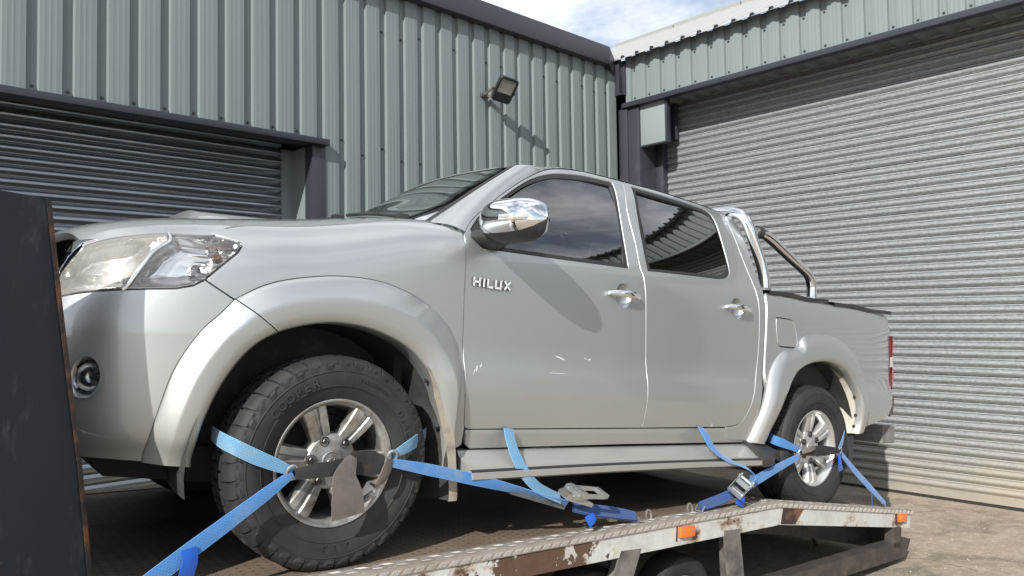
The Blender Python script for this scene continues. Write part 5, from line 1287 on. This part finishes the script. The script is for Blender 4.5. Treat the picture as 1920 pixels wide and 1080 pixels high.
ribbon('leather_sleeve', [(2.835, -.94, -.012), (2.89, -.955, .006), (2.95, -.95, .016)], [.02, .03, .02], SLEEVE, sr, nrm=(0, -1, .5), th=.004)
ribbon('label_tag', [(3.232, -.945, -.022), (3.228, -.950, -.07), (3.240, -.952, -.125)], [.024, .034, .052], TAGBLUE, sr, nrm=(.1, -1, 0))
ribbon('label_tag', [(3.60, -.955, -.265), (3.605, -.955, -.30), (3.615, -.955, -.36)], [.05, .05, .045], TAGBLUE, sr, nrm=(.5, -1, 0))
ribbon('label_tag', [(2.225, -.975, -.195), (2.215, -.985, -.225), (2.20, -.987, -.262)], [.045, .055, .06], TAGBLUE, sr, nrm=(0, -1, .3))
MB().tube([(1.955, -.962, -.256), (1.935, -.962, -.280), (1.935, -.918, -.280), (1.955, -.918, -.256)], .0035, 8).build('anchor_buckle', ZINC, sr)

# ------------------------------------------------------------------ workshop behind the truck (facing the camera)
YA, XW = 5.4726, 6.87
DZ = H-1.516
bA = empty('workshop_building', loc=(3.0, YA, 0)); bA.rotation_euler = (0, 0, 0)
tag(bA, 'grey green ribbed metal workshop with a dark roller shutter, behind the truck', 'building')
def put(o, par): o.matrix_parent_inverse = par.matrix_world.inverted(); return o
bpy.context.view_layer.update()
S0 = 1.0739779
def clad_profile(o):                        # (across, out) over one metre of sheet, five broad crowns
    pr = []
    for k in range(5):
        a = o+.2*k
        pr += [(a, 0), (a+.007, .026)]
        for g in (.028, .062, .097): pr += [(a+g, .026), (a+g+.003, .0266), (a+g+.007, .0266), (a+g+.010, .026)]
        pr += [(a+.134, .026), (a+.141, 0), (a+.160, 0), (a+.1625, .002), (a+.167, .002), (a+.1695, 0)]
    pr.append((o+1.0, 0)); return pr
PO = clad_profile(0)
def sheetA(x0, z0, z1, xmax=99):
    pr = [(x0+a, YA+.016-b_) for a, b_ in PO if x0+a <= xmax]
    m = MB(); m.grid([[(x, y, z) for x, y in pr] for z in (z0, (z0+z1)/2, z1)]); return put(m.build('cladding_sheet', CLAD, bA, smooth=25), bA)
ZLA, ZFA = 2.967+DZ, 4.345+DZ
for k in range(-5, 6):
    x0 = S0+.2*10+k-1.0+.0                   # sheet joints fall on the ribs; x0 = 3.07 is the shutter jamb
    if x0 < 3.0: sheetA(x0, ZLA, ZFA+.06)
    else: sheetA(x0, 0, ZFA+.06, XW-.01)
put(MB().bbox((-3.2, YA-.10, ZFA), (6.60, YA+.02, ZFA+.205), .008).build('eaves_gutter', CHARCOAL, bA), bA)
m = MB(); m.hexa([(6.60, YA-.10, ZFA), (6.84, YA+.02, ZFA-.10), (6.86, YA+.05, ZFA-.06), (6.60, YA+.02, ZFA), (6.60, YA-.10, ZFA+.205), (6.80, YA-.02, ZFA+.10), (6.84, YA+.03, ZFA+.10), (6.60, YA+.02, ZFA+.205)]); put(m.build('gutter_end', CHARCOAL, bA, smooth=0), bA)
put(MB().bbox((-3.2, YA-.082, 2.921+DZ), (3.085, YA+.055, 2.969+DZ), .003).build('door_lintel', CHARCOAL, bA), bA)
put(MB().bbox((2.962, YA-.022, 0), (3.078, YA+.10, 2.920+DZ), .003).build('door_jamb', CHARCOAL, bA), bA)
put(MB().box((2.964, YA+.10, 0), (3.05, YA+.46, 2.92+DZ)).build('reveal_post', CLAD, bA, smooth=0), bA)
shA = empty('roller_shutter', parent=bA); put(shA, bA)
m = MB(); m.box((2.86, YA+.30, 0), (2.964, YA+.345, 2.92+DZ)); gA = m.build('guide_channel', CLAD, shA, smooth=0)
def slat_mesh(axis, a, b, pitch, out, name, mat, bulge=.050):
    pr = [(0, -.014), (.0012, .001)]
    n = 12
    for k in range(n+1):
        t = k/n; pr.append((.004+bulge*t, .001+out*math.sin(math.pi*t)**.9))
    pr += [(.0725, .0005), (.0737, -.008), (pitch, -.008)] if bulge > .06 else [(.0565, -.001), (.060, .0035), (.068, .0035), (.0715, .0010), (.0737, -.014), (pitch, -.014)]
    k_ = pitch/.0755
    m = MB()
    if axis == 0: m.grid([[(a, -o, z*k_), (b, -o, z*k_)] for z, o in pr])
    else: m.grid([[(-o, b, z*k_), (-o, a, z*k_)] for z, o in pr])
    return m.mesh(name, mat, 38)
def add_slats(par, me, loc, pitch, n, jit):
    for k in range(n):
        o = link('slat', me, par); o.matrix_parent_inverse = par.matrix_world.inverted() if par.parent is None else (par.parent.matrix_world@Matrix()).inverted()
        o.location = (loc[0]+random.uniform(-jit, jit), loc[1]+random.uniform(-jit, jit), loc[2]+k*pitch)
me = slat_mesh(0, -3.1, 2.865, .0738, .0175, 'slat', GALVD, .066)
bpy.context.view_layer.update()
for k in range(42):
    o = link('slat', me, shA); o.matrix_parent_inverse = shA.matrix_world.inverted(); o.location = (0, YA+.325, .02+k*.0738)
scr = MB().lathe([(0, .011), (.006, .011), (.0065, .007), (.011, .0065), (.011, .001)], 10).mesh('screw', BOLT, 30)
def screwA(x, z):
    o = link('screw', scr, bA); o.matrix_parent_inverse = bA.matrix_world.inverted(); o.location = (x, YA+.014, z)
for i in range(-7, 10): screwA(S0+.2*i-.028, 3.018+DZ)
for i, z in ((11, 3.12), (12, 3.02), (13, 3.10), (14, 3.02), (15, 3.02), (16, 2.55), (20, 2.6)): screwA(S0+.2*i-.028, z)
for i, z in ((13, 3.92), (14, 3.90), (15, 3.96), (17, 3.95), (19, 3.92), (20, 3.92), (23, 3.95), (24, 3.94), (26, 3.97), (27, 3.95), (28, 3.97)): screwA(S0+.2*i-.028, z+.20)
m = MB(); m.box((-3.3, YA+.47, 0), (XW+3, YA+9, ZFA+.1)); m.box((-3.3, YA+.06, ZLA+.01), (XW-.05, YA+.47, ZFA+.1)); m.box((3.06, YA+.06, 0), (XW-.05, YA+.468, ZLA+.01)); m.box((-3.4, YA-.05, 0), (-3.1, YA+9, ZFA+.1)); put(m.build('inner_wall', simple('block_core', (.10, .10, .10), .9), bA, smooth=0), bA)

# ------------------------------------------------------------------ store on the right, running towards the camera
bB = empty('store_building', loc=(XW, 2.0, 0)); tag(bB, 'pale green metal store with a wide galvanised roller shutter on the right', 'building'); bpy.context.view_layer.update()
ZLB = 3.891+DZ; ZLT = 3.943+DZ; ZEB = 4.425+DZ; YEND = -9.0
def sheetB(y1, z0, z1):                      # runs from y1 towards the camera
    pr = [(y1-a, XW+.030-b_) for a, b_ in PO]; pr = [(min(y, 5.37), x) for y, x in pr]
    m = MB(); m.grid([[(x, y, z) for y, x in pr] for z in (z0, z1)]); return put(m.build('cladding_sheet', CLAD, bB, smooth=25), bB)
for k in range(15): sheetB(5.632-k, ZLT-.01, ZEB+.06)
for k in range(8, 15): sheetB(5.632-k, 0, ZLB)
put(MB().bbox((XW-.045, YEND, ZLB), (XW+.05, 5.40, ZLT+.003), .003).build('door_lintel', CHARCOAL, bB), bB)
pr = [(5.36-a, .020-b_*.8) for a, b_ in PO]
m = MB()
yy = 5.30
rows0 = []; 
while yy > -2.4:
    rows0 += [(yy, 0), (yy-.03, .028), (yy-.13, .028), (yy-.16, 0)]; yy -= .2
m.grid([[(x, y, ZLB+.022+d) for y, d in rows0] for x in (XW+.05, XW+.42)]); put(m.build('soffit_sheet', CLAD, bB, smooth=0), bB)
put(MB().box((XW+.05, -2.4, ZLB+.052), (XW+.5, 5.36, ZLB+.3)).build('lintel_box', simple('dark_lintel_steel', (.06, .06, .065), .8), bB, smooth=0), bB)  # box in one even dark grey
XS = XW+.40
m = MB(); m.bbox((XW-.02, 5.342, 0), (XW+.10, 5.462, ZLB-.002), .004); put(m.build('corner_post', CHARCOAL, bB), bB)
m = MB(); m.bbox((XW+.0, 5.190, 0), (XW+.012, 5.340, ZLB-.002), .003); m.bbox((XW+.014, 5.19, 0), (XS+.03, 5.20, ZLB-.002), .002); m.bbox((XW+.30, 5.09, 0), (XW+.42, 5.19, ZLB-.004), .003); put(m.build('door_jamb', CHARCOAL, bB), bB)
m = MB(); m.bbox((XW-.075, 5.405, 4.17), (XW-.02, 5.475, ZFA+.12), .004); m.bbox((XW-.025, 5.36, 4.17), (XW+.012, 5.404, ZFA+.10), .004); m.bbox((XW-.08, 5.36, 4.155), (XW+.012, 5.475, 4.169), .003); put(m.build('corner_flashing', CHARCOAL, bB), bB)
m = MB(); m.bbox((XW+.03, 4.856, 3.435+DZ), (XW+.075, 5.235, ZLB+.02), .006); bx = put(m.build('shutter_motor_box', PALE, bB), bB)
m = MB(); m.bbox((XW+.022, 4.825, 3.420+DZ), (XW+.085, 4.8555, ZLB+.018), .002); m.bbox((XW+.022, 4.8565, 3.415+DZ), (XW+.083, 5.215, 3.4345+DZ), .002); m.bbox((XW+.30, 4.90, 3.5+DZ), (XW+.34, 5.2, ZLB+.01), .002); bxf = put(m.build('motor_box_frame', CHARCOAL, bB), bB)
shB = empty('roller_shutter', parent=bB); put(shB, bB); bpy.context.view_layer.update()
YS0 = -1.6
me = slat_mesh(1, YS0, 5.10, .0757, .0145, 'slat', GALV)
for k in range(53):
    o = link('slat', me, shB); o.matrix_parent_inverse = shB.matrix_world.inverted(); o.location = (XS+random.uniform(-.0025, .0025), 0, .100+k*.0757+random.uniform(-.0012, .0012)); o.rotation_euler = (random.uniform(-.0007, .0007), 0, random.uniform(-.0006, .0006))
m = MB(); m.bbox((XS-.012, YS0, .028), (XS+.012, 5.10, .100), .003); put(m.build('bottom_rail', GALV, shB, smooth=0), shB)
put(MB().box((XS-.006, YS0, .004), (XS+.006, 5.10, .028)).build('rubber_seal', RUBBER, shB, smooth=0), shB)
m = MB(); m.box((XW-.01, -2.4, 0), (XW+.45, YS0+.005, ZLB-.002)); put(m.build('bay_post', CHARCOAL, bB, smooth=0), bB)
put(MB().box((XW+.5, YEND, 0), (XW+7, YA+1, ZLB+.6)).build('inner_wall', simple('inner_core', (.06, .06, .06), .9), bB, smooth=0), bB)
# roof sheets, each a metre wide with narrow ribs
rise = .525; XE = XW-.12
def roof_sheet(y1):
    pr = []
    for k in range(5):
        a = y1-.2*k
        pr += [(a, 0), (a-.060, 0), (a-.078, .030), (a-.112, .030), (a-.130, 0)]
    pr.append((y1-1.0, 0)); m = MB(); rows = []
    for (x, dx) in ((XE, 0), (XE+.9, 0), (XE+1.8, 0)):
        rows.append([(x-d*rise*.9, y, ZEB+.010+(x-XE)*rise+d*.9) for y, d in pr])
    m.grid(rows); m.grid([[(p[0]+.003, p[1], p[2]-.004) for p in r] for r in rows]); m.grid([rows[0], [(p[0]+.003, p[1], p[2]-.004) for p in rows[0]]])
    o = put(m.build('roof_sheet', ROOFM, bB, smooth=20), bB); return o
for k in range(16): roof_sheet(6.80-k)
m = MB()
for k in range(16):
    m.bbox((XE+1.72, 5.8-k+.01, ZEB+.010+1.72*rise+.0), (XE+1.93, 6.79-k, ZEB+.010+1.8*rise+.035+.006*(k % 2)), .004)
put(m.build('ridge_cap', simple('ridge_flashing', (.26, .26, .25), .6), bB, smooth=0), bB)
bpy.context.view_layer.update()
scr2 = MB(); scr2.v = [(y, x, z) for x, y, z in MB().lathe([(0, .011), (.006, .011), (.0065, .007), (.011, .0065), (.011, .001)], 10).v]; scr2.f = MB().lathe([(0, .011), (.006, .011), (.0065, .007), (.011, .0065), (.011, .001)], 10).f; scr2.mi = [0]*len(scr2.f); scr2 = scr2.mesh('screw', BOLT, 30)
for i in range(27):
    y = 5.632-.2*i-.172
    for z in (3.995+DZ, 4.29+DZ+.02):
        if y < 5.32:
            o = link('screw', scr2, bB); o.matrix_parent_inverse = bB.matrix_world.inverted(); o.location = (XW+.030, y, z)

# ------------------------------------------------------------------ floodlight on the workshop wall
fl = empty('floodlight', loc=(4.69, YA-.016, 3.66+DZ)); tag(fl, 'black LED floodlight on a bracket high on the ribbed wall', 'floodlight')
c = Vector((.195, -.20, .030)); nf = Vector((-.30, -.70, -.66)).normalized(); rx = Vector((.93, -.36, -.05)); rx = (rx-nf*rx.dot(nf)).normalized(); uy = nf.cross(rx)
if uy.z < 0: uy = -uy
rx, uy = rx*math.cos(.16)-uy*math.sin(.16), uy*math.cos(.16)+rx*math.sin(.16)
if uy.z < 0: uy = -uy
def FP(a, b, d): return tuple(c+rx*a+uy*b+nf*d)
def rrect(w, h, r, n=5, oy=0):
    out = []
    for (sx, sy, a0) in ((1, 1, 0), (-1, 1, 90), (-1, -1, 180), (1, -1, 270)):
        for k in range(n+1):
            a = R(a0+90*k/n); out.append((sx*(w-r)+r*math.cos(a), oy+sy*(h-r)+r*math.sin(a)))
    return out
m = MB(); hw, hh = .100, .128
rings = [[FP(x, y, d) for x, y in rrect(hw*s, hh*s, .035)] for s, d in ((.70, -.055), (.94, -.040), (1.0, -.012), (1.0, .004), (.97, .012))]
m.grid(rings, closed=True); inner = [FP(x, y, .012) for x, y in rrect(.080, .070, .006, oy=.034)]; inn2 = [FP(x, y, -.006) for x, y in rrect(.0793, .0693, .006, oy=.034)]
m.grid([rings[-1], inner, inn2], closed=True); m.add(rings[0], [tuple(range(24))]); m.build('lamp_housing', simple('floodlight_black', (.018, .019, .021), .45), fl, smooth=40)
m = MB(); m.grid([[FP(x, y, -.006) for x, y in rrect(.0793, .0693, .006, oy=.034)], [FP(x, y, -.028) for x, y in rrect(.046, .038, .004, oy=.034)]], closed=True); m.build('reflector', simple('reflector_grey', (.72, .72, .67), .4), fl, smooth=30)
m = MB().add([FP(x, y, -.0275) for x, y in rrect(.046, .038, .004, oy=.034)], [tuple(range(24))]); m.build('led_panel', SMD, fl, smooth=0)
m = MB().add([FP(x, y, .006) for x, y in rrect(.0797, .0697, .006, oy=.034)], [tuple(range(24))]); m.build('front_glass', LENS, fl, smooth=0)
m = MB().tube([FP(-.06, -.092, .014), FP(-.015, -.093, .014)], .004, 8); m.build('housing_rib', BLACK, fl)
m = MB(); b0 = Vector((0, 0, 0))
for s in (-1, 1):
    p1 = Vector(FP(s*(hw+.010), -.02, -.02)); w0 = Vector((.10+s*.025, -.006, .0)); k_ = Vector((0, 0, 1))
    d = (p1-w0).normalized(); n_ = d.cross(k_).normalized()*.003; h_ = k_*.013
    m.hexa([w0-n_-h_, p1-n_-h_, p1+n_-h_, w0+n_-h_, w0-n_+h_, p1-n_+h_, p1+n_+h_, w0+n_+h_])
    m.tube([p1-rx*.012, p1+rx*.012], .010, 10)
m.bbox((.055, -.020, -.016), (.15, .002, .016), .003); m.build('bracket', BSTEEL, fl, smooth=0)

# ------------------------------------------------------------------ ground
g = MB(); n = 40
def gx(k): 
    t = (k/n-.5)*2; return 4+abs(t)**2.6*math.copysign(220, t)
g.grid([[(gx(i), gx(j)-4, 0) for i in range(n+1)] for j in range(n+1)])
tag(g.build('yard_ground', GROUND, smooth=0), kind='structure')

# loose grit lying on the concrete
rg = random.Random(3); q = MB()
for k in range(2600):
    x = rg.uniform(2.2, XW+.2); y = rg.uniform(-1.5, 4.6); s_ = .002+.007*rg.random()**3; a = rg.uniform(0, 6.28); ca, sa = math.cos(a)*s_, math.sin(a)*s_
    q.add([(x+ca, y+sa, .0), (x-sa*1.2, y+ca*.8, .0), (x-ca, y-sa, .0), (x+sa*.9, y-ca*1.1, .0), (x+ca*.2, y, s_*.8)], [(0, 1, 4), (1, 2, 4), (2, 3, 4), (3, 0, 4)])
tag(q.build('loose_grit', simple('grit_stone', (.34, .29, .23), .9, var=.5, vs=40), smooth=0), 'small stones and grit scattered over the concrete yard', 'grit', kind='stuff')
